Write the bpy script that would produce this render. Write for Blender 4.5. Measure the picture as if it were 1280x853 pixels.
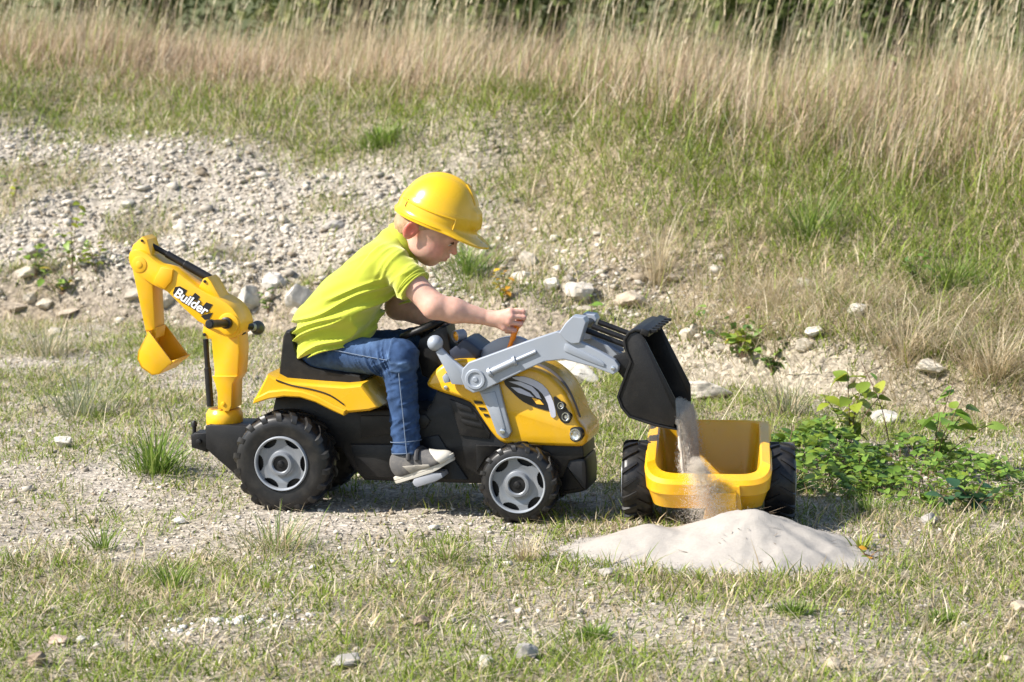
import bpy, bmesh, math
import numpy as np
from mathutils import Vector, Matrix

for _o in list(bpy.data.objects):
    bpy.data.objects.remove(_o)
SC = bpy.context.scene
COL = SC.collection
R = math.radians
rng = np.random.default_rng(11)

# ------------------------------------------------------------ camera, sky, sun, exposure
PITCH = math.atan2(0.98, 7.0)
CAM = np.array([0.0, -7.0, 1.48])
FPX = 3150.0                                   # focal length in pixels of a 1280 wide picture
cam = bpy.data.cameras.new('camera')
cam.lens = FPX / 1280 * 36
cam.sensor_width = 36
cam.clip_start = 0.1
cam.clip_end = 800
cam.dof.use_dof = True
cam.dof.focus_distance = 7.0
cam.dof.aperture_fstop = 6.0
camo = bpy.data.objects.new('camera', cam)
camo.location = CAM
camo.rotation_euler = (math.pi / 2 - PITCH, 0, 0)
COL.objects.link(camo)
SC.camera = camo

SUN = Vector((-0.75, -0.19, 0.67)).normalized()   # direction towards the sun
world = bpy.data.worlds.new('World')
SC.world = world
world.use_nodes = True
wn = world.node_tree.nodes
wl = world.node_tree.links
sky = wn.new('ShaderNodeTexSky')
sky.sky_type = 'NISHITA'
sky.sun_disc = False
sky.sun_elevation = math.asin(SUN.z)
sky.sun_rotation = math.atan2(SUN.x, SUN.y)
bg = wn['Background']
bg.inputs['Strength'].default_value = 0.105
wl.new(sky.outputs['Color'], bg.inputs['Color'])
sun = bpy.data.lights.new('sun', 'SUN')
sun.energy = 5.0
sun.angle = R(0.53)
sun.color = (1.0, 0.95, 0.87)
suno = bpy.data.objects.new('sun', sun)
suno.rotation_euler = SUN.to_track_quat('Z', 'Y').to_euler()
suno.location = SUN * 20
COL.objects.link(suno)
SC.view_settings.view_transform = 'Standard'
SC.view_settings.look = 'None'
SC.view_settings.exposure = 0.94
SC.view_settings.gamma = 1.0
SC.cycles.use_denoising = True
SC.cycles.denoising_prefilter = 'ACCURATE'
SC.cycles.sample_clamp_indirect = 4
SC.cycles.max_bounces = 8
SC.cycles.transparent_max_bounces = 8

# ------------------------------------------------------------ numeric helpers
FWD = np.array([0, math.cos(PITCH), -math.sin(PITCH)])
UPV = np.array([0, math.sin(PITCH), math.cos(PITCH)])


def ray(u, v):
    """direction of the sight line through a point of the photograph (survey of the place)"""
    return FWD * FPX + np.array([u - 640.0, 0, 0]) - UPV * (v - 426.5)


def sstep(a, b, x):
    t = np.clip((x - a) / (b - a), 0, 1)
    return t * t * (3 - 2 * t)


def _h(i, j, k, s):
    n = (i * 374761393 + j * 668265263 + k * 2147483647 + s * 974634777) & 0xffffffff
    n = ((n ^ (n >> 13)) * 1274126177) & 0xffffffff
    return ((n ^ (n >> 16)) & 0xffff) / 65535.0


def noise3(x, y, z=0.0, s=0):
    """value noise, -1..1"""
    x, y, z = np.broadcast_arrays(np.asarray(x, float), np.asarray(y, float), np.asarray(z, float))
    xi, yi, zi = (np.floor(a).astype(np.int64) for a in (x, y, z))
    xf, yf, zf = x - xi, y - yi, z - zi
    xf, yf, zf = (a * a * (3 - 2 * a) for a in (xf, yf, zf))
    r = 0
    for dx in (0, 1):
        for dy in (0, 1):
            for dz in (0, 1):
                w = (xf if dx else 1 - xf) * (yf if dy else 1 - yf) * (zf if dz else 1 - zf)
                r = r + w * _h(xi + dx, yi + dy, zi + dz, s)
    return r * 2 - 1


def fbm(x, y, s=0, o=3):
    r, a = 0, 1.0
    for k in range(o):
        r = r + a * noise3(x * 2 ** k, y * 2 ** k, 0.5, s + k)
        a *= 0.5
    return r / (2 - 0.5 ** (o - 1))


# ------------------------------------------------------------ terrain shape
def foot(x):
    return np.interp(x, [-60, -2.3, -1.1, 0.2, 0.75, 1.7, 3.5, 60], [5.6, 4.3, 3.8, 2.9, 2.3, 1.45, 0.9, 0.5])


def bank_w(x):
    return np.interp(x, [-2.5, 0.0, 1.8], [2.3, 2.7, 3.1])


def bank_h(x):
    return np.interp(x, [-2.5, 0.0, 1.8], [1.02, 0.92, 0.76])


def height(x, y, fine=True):
    x = np.asarray(x, float)
    y = np.asarray(y, float)
    s = y - foot(x) + 0.12 * noise3(x * 1.3, y * 1.3, 0, 3)
    w, hh = bank_w(x), bank_h(x)
    t = np.clip(s / w, 0, 1)
    z = hh * (0.35 * t + 0.65 * t * t * (3 - 2 * t)) * 0.82 + 0.18 * hh * sstep(0.0, 0.16, s)
    z = z + .05 * (1 - np.abs(noise3(x * 3.3, y * 4.6, 0, 9))) ** 2 * sstep(.02, .2, s) * (1 - sstep(.5, 1.1, s))
    z = z + 0.02 * np.clip(s - w, 0, 2.0) - 0.03 * np.clip(s - w - 2.0, 0, 12)
    calm = np.exp(-((x - 0.2) / 1.3) ** 2 - ((y + 0.05) / 0.8) ** 2)
    amp = (0.022 * (1 - calm) + 0.05 * sstep(0.1, 0.9, s))
    z = z + amp * noise3(x * 1.7, y * 1.7, 0, 5)
    if fine:
        z = z + (0.008 * (1 - calm) + 0.012 * sstep(0, .5, s)) * noise3(x * 6, y * 6, 0, 6) + 0.004 * noise3(x * 19, y * 19, 0, 7)
    return z


def ground(u, v, n=700):
    """point of the terrain seen at a point of the photograph"""
    d = ray(u, v)
    d = d / np.linalg.norm(d)
    t = np.linspace(4.5, 22, n)
    p = CAM + d * t[:, None]
    below = np.nonzero(p[:, 2] < height(p[:, 0], p[:, 1]))[0]
    i = below[0] if len(below) else n - 1
    q = p[i].copy()
    q[2] = float(height(q[0], q[1]))
    return q


# ------------------------------------------------------------ materials
MATS = {}


def nodes_of(name):
    m = bpy.data.materials.new(name)
    m.use_nodes = True
    nt = m.node_tree
    return m, nt, nt.nodes, nt.links, nt.nodes['Principled BSDF']


def plastic(name, col, rough=0.4, var=0.08, scale=14, bump=0.0, bscale=300, spec=0.5, metal=0.0, dust=0.0, dustcol=(0.42, 0.37, 0.30), sss=0.0, coat=0.0):
    if name in MATS:
        return MATS[name]
    m, nt, N, Lk, b = nodes_of(name)
    tc = N.new('ShaderNodeTexCoord')
    nz = N.new('ShaderNodeTexNoise')
    nz.inputs['Scale'].default_value = scale
    nz.inputs['Detail'].default_value = 5
    Lk.new(tc.outputs['Object'], nz.inputs['Vector'])
    cr = N.new('ShaderNodeMix')
    cr.data_type = 'RGBA'
    cr.inputs['A'].default_value = tuple(c * (1 - var) for c in col) + (1,)
    cr.inputs['B'].default_value = tuple(min(1, c * (1 + var)) for c in col) + (1,)
    Lk.new(nz.outputs['Fac'], cr.inputs['Factor'])
    out = cr.outputs['Result']
    if dust > 0:
        n2 = N.new('ShaderNodeTexNoise')
        n2.inputs['Scale'].default_value = 23
        n2.inputs['Detail'].default_value = 8
        n2.inputs['Roughness'].default_value = 0.7
        Lk.new(tc.outputs['Object'], n2.inputs['Vector'])
        rp = N.new('ShaderNodeMapRange')
        rp.inputs['From Min'].default_value = 0.45
        rp.inputs['From Max'].default_value = 0.75
        rp.inputs['To Max'].default_value = dust
        Lk.new(n2.outputs['Fac'], rp.inputs['Value'])
        mx = N.new('ShaderNodeMix')
        mx.data_type = 'RGBA'
        mx.inputs['B'].default_value = dustcol + (1,)
        Lk.new(rp.outputs['Result'], mx.inputs['Factor'])
        Lk.new(out, mx.inputs['A'])
        out = mx.outputs['Result']
    Lk.new(out, b.inputs['Base Color'])
    rr = N.new('ShaderNodeMapRange')
    rr.inputs['To Min'].default_value = max(0.02, rough - 0.08)
    rr.inputs['To Max'].default_value = min(1, rough + 0.12)
    Lk.new(nz.outputs['Fac'], rr.inputs['Value'])
    Lk.new(rr.outputs['Result'], b.inputs['Roughness'])
    b.inputs['Specular IOR Level'].default_value = spec
    b.inputs['Metallic'].default_value = metal
    if coat:
        b.inputs['Coat Weight'].default_value = coat
        b.inputs['Coat Roughness'].default_value = 0.08
    if sss:
        b.inputs['Subsurface Weight'].default_value = sss
        b.inputs['Subsurface Radius'].default_value = (0.012, 0.004, 0.002)
        b.inputs['Subsurface Scale'].default_value = 1.0
    if bump:
        n3 = N.new('ShaderNodeTexNoise')
        n3.inputs['Scale'].default_value = bscale
        n3.inputs['Detail'].default_value = 3
        Lk.new(tc.outputs['Object'], n3.inputs['Vector'])
        bp = N.new('ShaderNodeBump')
        bp.inputs['Strength'].default_value = bump
        bp.inputs['Distance'].default_value = 0.002
        Lk.new(n3.outputs['Fac'], bp.inputs['Height'])
        Lk.new(bp.outputs['Normal'], b.inputs['Normal'])
    MATS[name] = m
    return m


def attr_mat(name, rough=0.6, transl=0.0, var=0.15, scale=60, bump=0.0, bscale=80, spec=0.3, bdist=0.004, pebble=0):
    """colour comes from the 'tint' attribute the pieces carry, broken up by noise"""
    if name in MATS:
        return MATS[name]
    m, nt, N, Lk, b = nodes_of(name)
    at = N.new('ShaderNodeAttribute')
    at.attribute_name = 'tint'
    tc = N.new('ShaderNodeTexCoord')
    nz = N.new('ShaderNodeTexNoise')
    nz.inputs['Scale'].default_value = scale
    nz.inputs['Detail'].default_value = 6
    Lk.new(tc.outputs['Object'], nz.inputs['Vector'])
    mr = N.new('ShaderNodeMapRange')
    mr.inputs['From Min'].default_value = 0.3
    mr.inputs['From Max'].default_value = 0.7
    mr.inputs['To Min'].default_value = 1 - var
    mr.inputs['To Max'].default_value = 1 + var
    Lk.new(nz.outputs['Fac'], mr.inputs['Value'])
    vm = N.new('ShaderNodeVectorMath')
    vm.operation = 'SCALE'
    Lk.new(at.outputs['Color'], vm.inputs[0])
    Lk.new(mr.outputs['Result'], vm.inputs['Scale'])
    base = vm.outputs['Vector']
    if pebble:
        # fine gravel too small to model: cells of differing stone colour
        vo = N.new('ShaderNodeTexVoronoi')
        vo.inputs['Scale'].default_value = pebble
        Lk.new(tc.outputs['Object'], vo.inputs['Vector'])
        sp = N.new('ShaderNodeSeparateColor')
        Lk.new(vo.outputs['Color'], sp.inputs['Color'])
        m2 = N.new('ShaderNodeMapRange')
        m2.inputs['To Min'].default_value = 0.62
        m2.inputs['To Max'].default_value = 1.42
        Lk.new(sp.outputs['Red'], m2.inputs['Value'])
        v2 = N.new('ShaderNodeVectorMath')
        v2.operation = 'SCALE'
        Lk.new(base, v2.inputs[0])
        Lk.new(m2.outputs['Result'], v2.inputs['Scale'])
        base = v2.outputs['Vector']
    Lk.new(base, b.inputs['Base Color'])
    b.inputs['Roughness'].default_value = rough
    b.inputs['Specular IOR Level'].default_value = spec
    if bump:
        n3 = N.new('ShaderNodeTexNoise')
        n3.inputs['Scale'].default_value = bscale
        n3.inputs['Detail'].default_value = 8
        n3.inputs['Roughness'].default_value = 0.65
        Lk.new(tc.outputs['Object'], n3.inputs['Vector'])
        bp = N.new('ShaderNodeBump')
        bp.inputs['Strength'].default_value = bump
        bp.inputs['Distance'].default_value = bdist
        Lk.new(n3.outputs['Fac'], bp.inputs['Height'])
        Lk.new(bp.outputs['Normal'], b.inputs['Normal'])
    if transl:
        tr = N.new('ShaderNodeBsdfTranslucent')
        Lk.new(vm.outputs['Vector'], tr.inputs['Color'])
        ms = N.new('ShaderNodeMixShader')
        ms.inputs['Fac'].default_value = transl
        Lk.new(b.outputs['BSDF'], ms.inputs[1])
        Lk.new(tr.outputs['BSDF'], ms.inputs[2])
        Lk.new(ms.outputs['Shader'], N['Material Output'].inputs['Surface'])
    MATS[name] = m
    return m


YEL = plastic('yellow plastic', (0.75, 0.41, 0.006), 0.32, 0.05, dust=0.10)
YEL2 = plastic('golden yellow plastic', (0.66, 0.365, 0.010), 0.25, 0.05, dust=0.08, coat=0.3)
BLK = plastic('black plastic', (0.0085, 0.0085, 0.0095), 0.42, 0.2, dust=0.12, dustcol=(.11, .10, .085), bump=0.25, spec=.32)
TYRE = plastic('tyre plastic', (0.009, 0.009, 0.010), 0.38, 0.2, dust=0.28, dustcol=(0.09, 0.08, 0.065), spec=.38)
SIL = plastic('silver grey plastic', (0.29, 0.32, 0.37), 0.40, 0.05, dust=0.08, metal=0.15)
RIMM = plastic('rim plastic', (0.20, 0.215, 0.24), 0.35, 0.06, dust=0.15, metal=0.25)
NAVY = plastic('dark navy plastic', (0.018, 0.024, 0.045), 0.4, 0.2)
ORA = plastic('orange plastic', (0.85, 0.26, 0.01), 0.35, 0.06)
WHI = plastic('white sticker', (0.78, 0.78, 0.80), 0.35, 0.03)
YEL3 = plastic('thin golden plastic', (0.70, 0.38, 0.008), 0.28, 0.05, dust=0.08, coat=0.2, sss=0.35)
LILAC = plastic('pale grey sticker', (0.42, 0.43, 0.50), 0.35, 0.03)
BST = plastic('black sticker', (0.012, 0.012, 0.014), 0.3, 0.1)
CHROME = plastic('chrome', (0.6, 0.62, 0.65), 0.18, 0.05, metal=0.9)


# ------------------------------------------------------------ mesh helpers
OFF = {}


def link(o, parent=None):
    COL.objects.link(o)
    if parent is not None:
        o.parent = parent
    return o


def tag(o, label=None, cat=None, group=None, kind=None):
    if label:
        o['label'] = label
    if cat:
        o['category'] = cat
    if group:
        o['group'] = group
    if kind:
        o['kind'] = kind
    return o


def off_of(parent):
    while parent is not None:
        if parent.name in OFF:
            return OFF[parent.name]
        parent = parent.parent
    return np.zeros(3)


def finish(me, mat, smooth):
    if mat is not None:
        me.materials.append(mat)
    if smooth:
        me.shade_smooth()
        if smooth < 179:
            me.set_sharp_from_angle(angle=R(smooth))


def mk(name, V, F, mat, parent=None, smooth=35):
    me = bpy.data.meshes.new(name)
    V = np.asarray(V, float) - off_of(parent)
    me.from_pydata([tuple(p) for p in V], [], [tuple(int(i) for i in f) for f in F])
    me.validate()
    finish(me, mat, smooth)
    return link(bpy.data.objects.new(name, me), parent)


def mkbm(name, bm, mat, parent=None, smooth=35):
    o = off_of(parent)
    if np.any(o):
        bmesh.ops.translate(bm, verts=bm.verts, vec=-Vector(o))
    bmesh.ops.recalc_face_normals(bm, faces=bm.faces)
    me = bpy.data.meshes.new(name)
    bm.to_mesh(me)
    bm.free()
    finish(me, mat, smooth)
    return link(bpy.data.objects.new(name, me), parent)


def bulk(name, V, T, mat, tint=None, smooth=False, parent=None):
    V = np.ascontiguousarray(V, np.float32)
    T = np.ascontiguousarray(T, np.int32)
    k = T.shape[1]
    me = bpy.data.meshes.new(name)
    me.vertices.add(len(V))
    me.vertices.foreach_set('co', (V - off_of(parent)).astype(np.float32).ravel())
    me.loops.add(T.size)
    me.loops.foreach_set('vertex_index', T.ravel())
    me.polygons.add(len(T))
    me.polygons.foreach_set('loop_start', np.arange(0, T.size, k, dtype=np.int32))
    me.polygons.foreach_set('loop_total', np.full(len(T), k, np.int32))
    if tint is not None:
        a = me.attributes.new('tint', 'FLOAT_COLOR', 'POINT')
        c = np.ones((len(V), 4), np.float32)
        c[:, :3] = tint
        a.data.foreach_set('color', c.ravel())
    me.update(calc_edges=True)
    if smooth:
        me.shade_smooth()
    me.materials.append(mat)
    return link(bpy.data.objects.new(name, me), parent)


def empty(name, loc=(0, 0, 0), rotz=0.0, parent=None):
    o = bpy.data.objects.new(name, None)
    o.location = loc
    o.rotation_euler = (0, 0, rotz)
    o.empty_display_size = 0.1
    return link(o, parent)


def inset_poly(P, d):
    """move each corner of a polygon inwards by d"""
    P = np.asarray(P, float)
    area = 0.5 * np.sum(P[:, 0] * np.roll(P[:, 1], -1) - np.roll(P[:, 0], -1) * P[:, 1])
    sg = 1 if area > 0 else -1
    e1 = P - np.roll(P, 1, 0)
    e2 = np.roll(P, -1, 0) - P
    n1 = np.stack([-e1[:, 1], e1[:, 0]], 1) / (np.linalg.norm(e1, axis=1)[:, None] + 1e-9)
    n2 = np.stack([-e2[:, 1], e2[:, 0]], 1) / (np.linalg.norm(e2, axis=1)[:, None] + 1e-9)
    n = n1 + n2
    n = n / (np.linalg.norm(n, axis=1)[:, None] + 1e-9)
    return P + n * d * sg


def spline(P, n=4, closed=True):
    P = np.asarray(P, float)
    out = []
    m = len(P)
    rngi = range(m) if closed else range(m - 1)
    for i in rngi:
        if closed:
            p0, p1, p2, p3 = P[i - 1], P[i], P[(i + 1) % m], P[(i + 2) % m]
        else:
            p0, p1, p2, p3 = P[max(i - 1, 0)], P[i], P[i + 1], P[min(i + 2, m - 1)]
        for k in range(n):
            t = k / n
            out.append(0.5 * ((2 * p1) + (-p0 + p2) * t + (2 * p0 - 5 * p1 + 4 * p2 - p3) * t * t + (-p0 + 3 * p1 - 3 * p2 + p3) * t ** 3))
    if not closed:
        out.append(P[-1])
    return np.array(out)


def loft_poly(name, P, layers, mat, parent, smooth=35):
    """P: (n,2) outline in x,z; layers: (y, inset) from near to far"""
    n = len(P)
    V, F = [], []
    for y, ins in layers:
        Q = inset_poly(P, ins) if ins else np.asarray(P, float)
        V += [(q[0], y, q[1]) for q in Q]
    m = len(layers)
    for a in range(m - 1):
        for i in range(n):
            j = (i + 1) % n
            F.append((a * n + i, a * n + j, (a + 1) * n + j, (a + 1) * n + i))
    F.append(tuple(range(n))[::-1])
    F.append(tuple((m - 1) * n + i for i in range(n)))
    bm = bmesh.new()
    bv = [bm.verts.new(v) for v in (np.array(V))]
    for f in F:
        try:
            bm.faces.new([bv[i] for i in f])
        except ValueError:
            pass
    return mkbm(name, bm, mat, parent, smooth)


def prism(name, P, y0, y1, mat, parent, bev=0.003, smooth=35):
    """outline extruded across, with rounded edges"""
    if bev <= 0:
        return loft_poly(name, P, [(y0, 0), (y1, 0)], mat, parent, smooth)
    b = bev
    return loft_poly(name, P, [(y0, b), (y0 + b * 0.3, b * 0.3), (y0 + b, 0), (y1 - b, 0), (y1 - b * 0.3, b * 0.3), (y1, b)], mat, parent, smooth)


def tube_geo(P, r, n=10, caps=True):
    P = np.asarray(P, float)
    r = np.broadcast_to(np.asarray(r, float), (len(P),))
    V, F = [], []
    up = None
    for i, p in enumerate(P):
        t = P[min(i + 1, len(P) - 1)] - P[max(i - 1, 0)]
        t = t / (np.linalg.norm(t) + 1e-9)
        if up is None:
            up = np.array([0, 0, 1.0]) if abs(t[2]) < 0.9 else np.array([1.0, 0, 0])
        a = np.cross(t, up)
        a /= np.linalg.norm(a) + 1e-9
        b = np.cross(a, t)
        up = b
        for k in range(n):
            th = 2 * math.pi * k / n
            V.append(p + r[i] * (a * math.cos(th) + b * math.sin(th)))
    for i in range(len(P) - 1):
        for k in range(n):
            k2 = (k + 1) % n
            F.append((i * n + k, i * n + k2, (i + 1) * n + k2, (i + 1) * n + k))
    if caps:
        F.append(tuple(range(n))[::-1])
        F.append(tuple((len(P) - 1) * n + k for k in range(n)))
    return V, F


def tube(name, P, r, mat, parent=None, n=10, smooth=40):
    V, F = tube_geo(P, r, n)
    return mk(name, V, F, mat, parent, smooth)


def lathe_geo(prof, c, axis, n=32, closed=False):
    """prof: (radius, along) pairs, revolved about an axis through c"""
    axis = np.asarray(axis, float)
    axis = axis / np.linalg.norm(axis)
    a = np.cross(axis, [0, 0, 1.0]) if abs(axis[2]) < 0.9 else np.cross(axis, [1.0, 0, 0])
    a /= np.linalg.norm(a)
    b = np.cross(axis, a)
    V, F = [], []
    m = len(prof)
    for rr, al in prof:
        for k in range(n):
            th = 2 * math.pi * k / n
            V.append(np.asarray(c) + axis * al + (a * math.cos(th) + b * math.sin(th)) * rr)
    for i in range(m if closed else m - 1):
        i2 = (i + 1) % m
        for k in range(n):
            k2 = (k + 1) % n
            F.append((i * n + k, i * n + k2, i2 * n + k2, i2 * n + k))
    return V, F


def lathe(name, prof, c, axis, mat, parent=None, n=32, smooth=35, closed=False):
    V, F = lathe_geo(prof, c, axis, n, closed)
    bm = bmesh.new()
    bv = [bm.verts.new(v) for v in V]
    for f in F:
        bm.faces.new([bv[i] for i in f])
    bmesh.ops.remove_doubles(bm, verts=bm.verts, dist=1e-6)
    return mkbm(name, bm, mat, parent, smooth)


def disc(r, y0, y1, bev):
    return [(0, y0), (r - bev, y0), (r - bev * .3, y0 + bev * .3), (r, y0 + bev), (r, y1 - bev), (r - bev * .3, y1 - bev * .3), (r - bev, y1), (0, y1)]


def ball(r, n=9):
    return [(r * math.sin(math.pi * i / n), -r * math.cos(math.pi * i / n)) for i in range(n + 1)]


def boxgeo(c, s, Rm=None):
    V = np.array([[x, y, z] for x in (-1, 1) for y in (-1, 1) for z in (-1, 1)], float) * np.asarray(s) / 2
    if Rm is not None:
        V = V @ np.asarray(Rm).T
    F = [(0, 1, 3, 2), (4, 6, 7, 5), (0, 4, 5, 1), (2, 3, 7, 6), (0, 2, 6, 4), (1, 5, 7, 3)]
    return V + np.asarray(c), F


def join_geo(parts):
    V, F, n = [], [], 0
    for v, f in parts:
        V += list(v)
        F += [tuple(i + n for i in q) for q in f]
        n += len(v)
    return V, F


# ------------------------------------------------------------ signed distance bodies -> one skin
class Body:
    def __init__(self, lo, hi, h):
        self.lo = np.asarray(lo, float)
        self.h = h
        self.n = np.ceil((np.asarray(hi) - self.lo) / h).astype(int) + 1
        self.F = np.full(self.n, 0.5, np.float32)

    def _win(self, lo, hi):
        a = np.clip(np.floor((lo - self.lo) / self.h).astype(int), 0, self.n - 1)
        b = np.clip(np.ceil((hi - self.lo) / self.h).astype(int) + 1, 1, self.n)
        ax = [self.lo[i] + self.h * np.arange(a[i], b[i]) for i in range(3)]
        X, Y, Z = np.meshgrid(*ax, indexing='ij', sparse=True)
        return (slice(a[0], b[0]), slice(a[1], b[1]), slice(a[2], b[2])), X, Y, Z

    def _mix(self, sl, D, k, op):
        A = self.F[sl]
        if op == 'sub':
            D = -D
            h = np.clip(0.5 - 0.5 * (D - A) / k, 0, 1) if k else (D < A) * 1.0
            r = D * (1 - h) + A * h + (k * h * (1 - h) if k else 0)
            self.F[sl] = r if k else np.maximum(A, D)
        else:
            h = np.clip(0.5 + 0.5 * (A - D) / k, 0, 1) if k else 0
            self.F[sl] = (A * (1 - h) + D * h - k * h * (1 - h)) if k else np.minimum(A, D)

    def cap(self, a, b, ra, rb=None, k=0.015, op='add', clip=()):
        rb = ra if rb is None else rb
        a, b = np.asarray(a, float), np.asarray(b, float)
        m = max(ra, rb) + k + 0.02
        sl, X, Y, Z = self._win(np.minimum(a, b) - m, np.maximum(a, b) + m)
        d = b - a
        L2 = d @ d + 1e-12
        t = np.clip(((X - a[0]) * d[0] + (Y - a[1]) * d[1] + (Z - a[2]) * d[2]) / L2, 0, 1)
        D = np.sqrt((X - a[0] - t * d[0]) ** 2 + (Y - a[1] - t * d[1]) ** 2 + (Z - a[2] - t * d[2]) ** 2) - (ra + (rb - ra) * t)
        for p, nn in clip:
            nn = np.asarray(nn, float) / np.linalg.norm(nn)
            D = np.maximum(D, (X - p[0]) * nn[0] + (Y - p[1]) * nn[1] + (Z - p[2]) * nn[2])
        self._mix(sl, D, k, op)

    def ell(self, c, r, ax=None, k=0.015, op='add', clip=()):
        c, r = np.asarray(c, float), np.asarray(r, float)
        ax = np.eye(3) if ax is None else np.asarray(ax, float)
        m = r.max() + k + 0.02
        sl, X, Y, Z = self._win(c - m, c + m)
        q = [(X - c[0]) * ax[i][0] + (Y - c[1]) * ax[i][1] + (Z - c[2]) * ax[i][2] for i in range(3)]
        k0 = np.sqrt(sum((q[i] / r[i]) ** 2 for i in range(3)))
        k1 = np.sqrt(sum((q[i] / r[i] ** 2) ** 2 for i in range(3))) + 1e-9
        D = np.where(k0 < 1e-4, -r.min(), k0 * (k0 - 1) / k1)
        for p, nn in clip:
            nn = np.asarray(nn, float) / np.linalg.norm(nn)
            D = np.maximum(D, (X - p[0]) * nn[0] + (Y - p[1]) * nn[1] + (Z - p[2]) * nn[2])
        self._mix(sl, D, k, op)

    def cut(self, p, nn):
        sl, X, Y, Z = self._win(self.lo, self.lo + self.h * self.n)
        nn = np.asarray(nn, float) / np.linalg.norm(nn)
        D = (X - p[0]) * nn[0] + (Y - p[1]) * nn[1] + (Z - p[2]) * nn[2]
        self.F = np.maximum(self.F, D.astype(np.float32))

    def displace(self, fn, band=0.03):
        idx = np.argwhere(np.abs(self.F) < band)
        p = self.lo + self.h * idx
        self.F[tuple(idx.T)] += fn(p).astype(np.float32)

    def mesh(self, name, mat, parent, smooth=180):
        F, h = self.F, self.h
        ins = F < 0
        nx, ny, nz = F.shape
        cnt = np.zeros((nx - 1, ny - 1, nz - 1), np.int8)
        for i in (0, 1):
            for j in (0, 1):
                for k in (0, 1):
                    cnt += ins[i:nx - 1 + i, j:ny - 1 + j, k:nz - 1 + k]
        act = (cnt > 0) & (cnt < 8)
        idx = np.argwhere(act)
        cor = [(i, j, k) for i in (0, 1) for j in (0, 1) for k in (0, 1)]
        val = np.stack([F[idx[:, 0] + c[0], idx[:, 1] + c[1], idx[:, 2] + c[2]] for c in cor], 1).astype(float)
        acc = np.zeros((len(idx), 3))
        num = np.zeros(len(idx))
        for a in range(8):
            for b in range(a + 1, 8):
                if sum(abs(cor[a][q] - cor[b][q]) for q in range(3)) != 1:
                    continue
                sgn = (val[:, a] < 0) != (val[:, b] < 0)
                t = np.where(sgn, val[:, a] / (val[:, a] - val[:, b] + 1e-12), 0)
                pa, pb = np.array(cor[a], float), np.array(cor[b], float)
                acc += sgn[:, None] * (pa + t[:, None] * (pb - pa))
                num += sgn
        V = self.lo + h * (idx + acc / num[:, None])
        vid = np.full(act.shape, -1, np.int64)
        vid[act] = np.arange(len(idx))
        Q = []
        for ax in range(3):
            o1, o2 = [(1, 2), (2, 0), (0, 1)][ax]
            A = np.moveaxis(ins, ax, 0)
            e = np.argwhere(np.moveaxis(A[1:] != A[:-1], 0, ax))
            e = e[(e[:, o1] > 0) & (e[:, o2] > 0) & (e[:, o1] < F.shape[o1] - 1) & (e[:, o2] < F.shape[o2] - 1)]
            quad = []
            for d1, d2 in ((1, 1), (0, 1), (0, 0), (1, 0)):
                c = e.copy()
                c[:, o1] -= d1
                c[:, o2] -= d2
                quad.append(vid[tuple(c.T)])
            quad = np.stack(quad, 1)
            fl = ~ins[tuple(e.T)]
            quad[fl] = quad[fl][:, ::-1]
            Q.append(quad)
        Q = np.concatenate(Q)
        Q = Q[(Q >= 0).all(1)]
        o = bulk(name, V, Q, mat, parent=parent, smooth=True)
        return o

# ============================================================ THE SETTING: ground sheet
def axis_coords(lo, hi, step, far_lo, far_hi):
    a = list(np.arange(lo, hi, step))
    x, s = lo, step
    left = []
    while x > far_lo:
        s *= 1.22
        x -= s
        left.append(x)
    x, s = a[-1], step
    right = []
    while x < far_hi:
        s *= 1.22
        x += s
        right.append(x)
    return np.array(left[::-1] + a + right)


def gravel_mask(x, y):
    """1 on the bare stony face of the bank"""
    s = y - foot(x)
    w = bank_w(x)
    n = fbm(x * 1.1, y * 1.1, 21)
    a = 1 - sstep(-0.55, 0.30, x + 0.45 * n)
    b = sstep(-0.05, 0.15, s) * (1 - sstep(0.50, 0.74, s / w + 0.25 * n))
    c = 1 - sstep(0.02, 0.40, fbm(x * 2.3, y * 2.3, 31)) * 0.80
    # stony patch of soil low on the bank, right of the middle
    d = np.exp(-((x - 0.55) / 0.62) ** 2 - ((s - 0.70) / 0.42) ** 2) * 0.9 * sstep(-.45, .25, fbm(x * 3.1, y * 3.1, 33) + .1)
    d = d + .22 * np.exp(-((s - 0.15) / 0.22) ** 2) * sstep(.1, .5, fbm(x * 2.1, y * 2.1, 35) + .25) * (x > 0)
    return np.clip(a * b * c + d, 0, 1)


def grass_mask(x, y):
    """how thickly short grass grows"""
    s = y - foot(x)
    w = bank_w(x)
    n = fbm(x * 1.6, y * 1.6, 41)
    n2 = fbm(x * 5.0, y * 5.0, 47)
    flat = np.interp(y, [-2.2, -1.1, -0.75, -0.35, 0.1, 0.6, 1.2, 2.0, 4.0], [0.84, 0.80, 0.78, 0.55, 0.42, 0.50, 0.58, 0.64, 0.58])
    flat = np.clip(flat + 0.60 * n + 0.50 * n2, 0.02, 1)
    bank = np.clip(0.9 + 0.3 * n + 0.2 * n2, 0.1, 1) * (1 - 0.93 * gravel_mask(x, y))
    return flat * (1 - sstep(-0.1, 0.3, s)) + bank * sstep(-0.1, 0.3, s)


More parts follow.
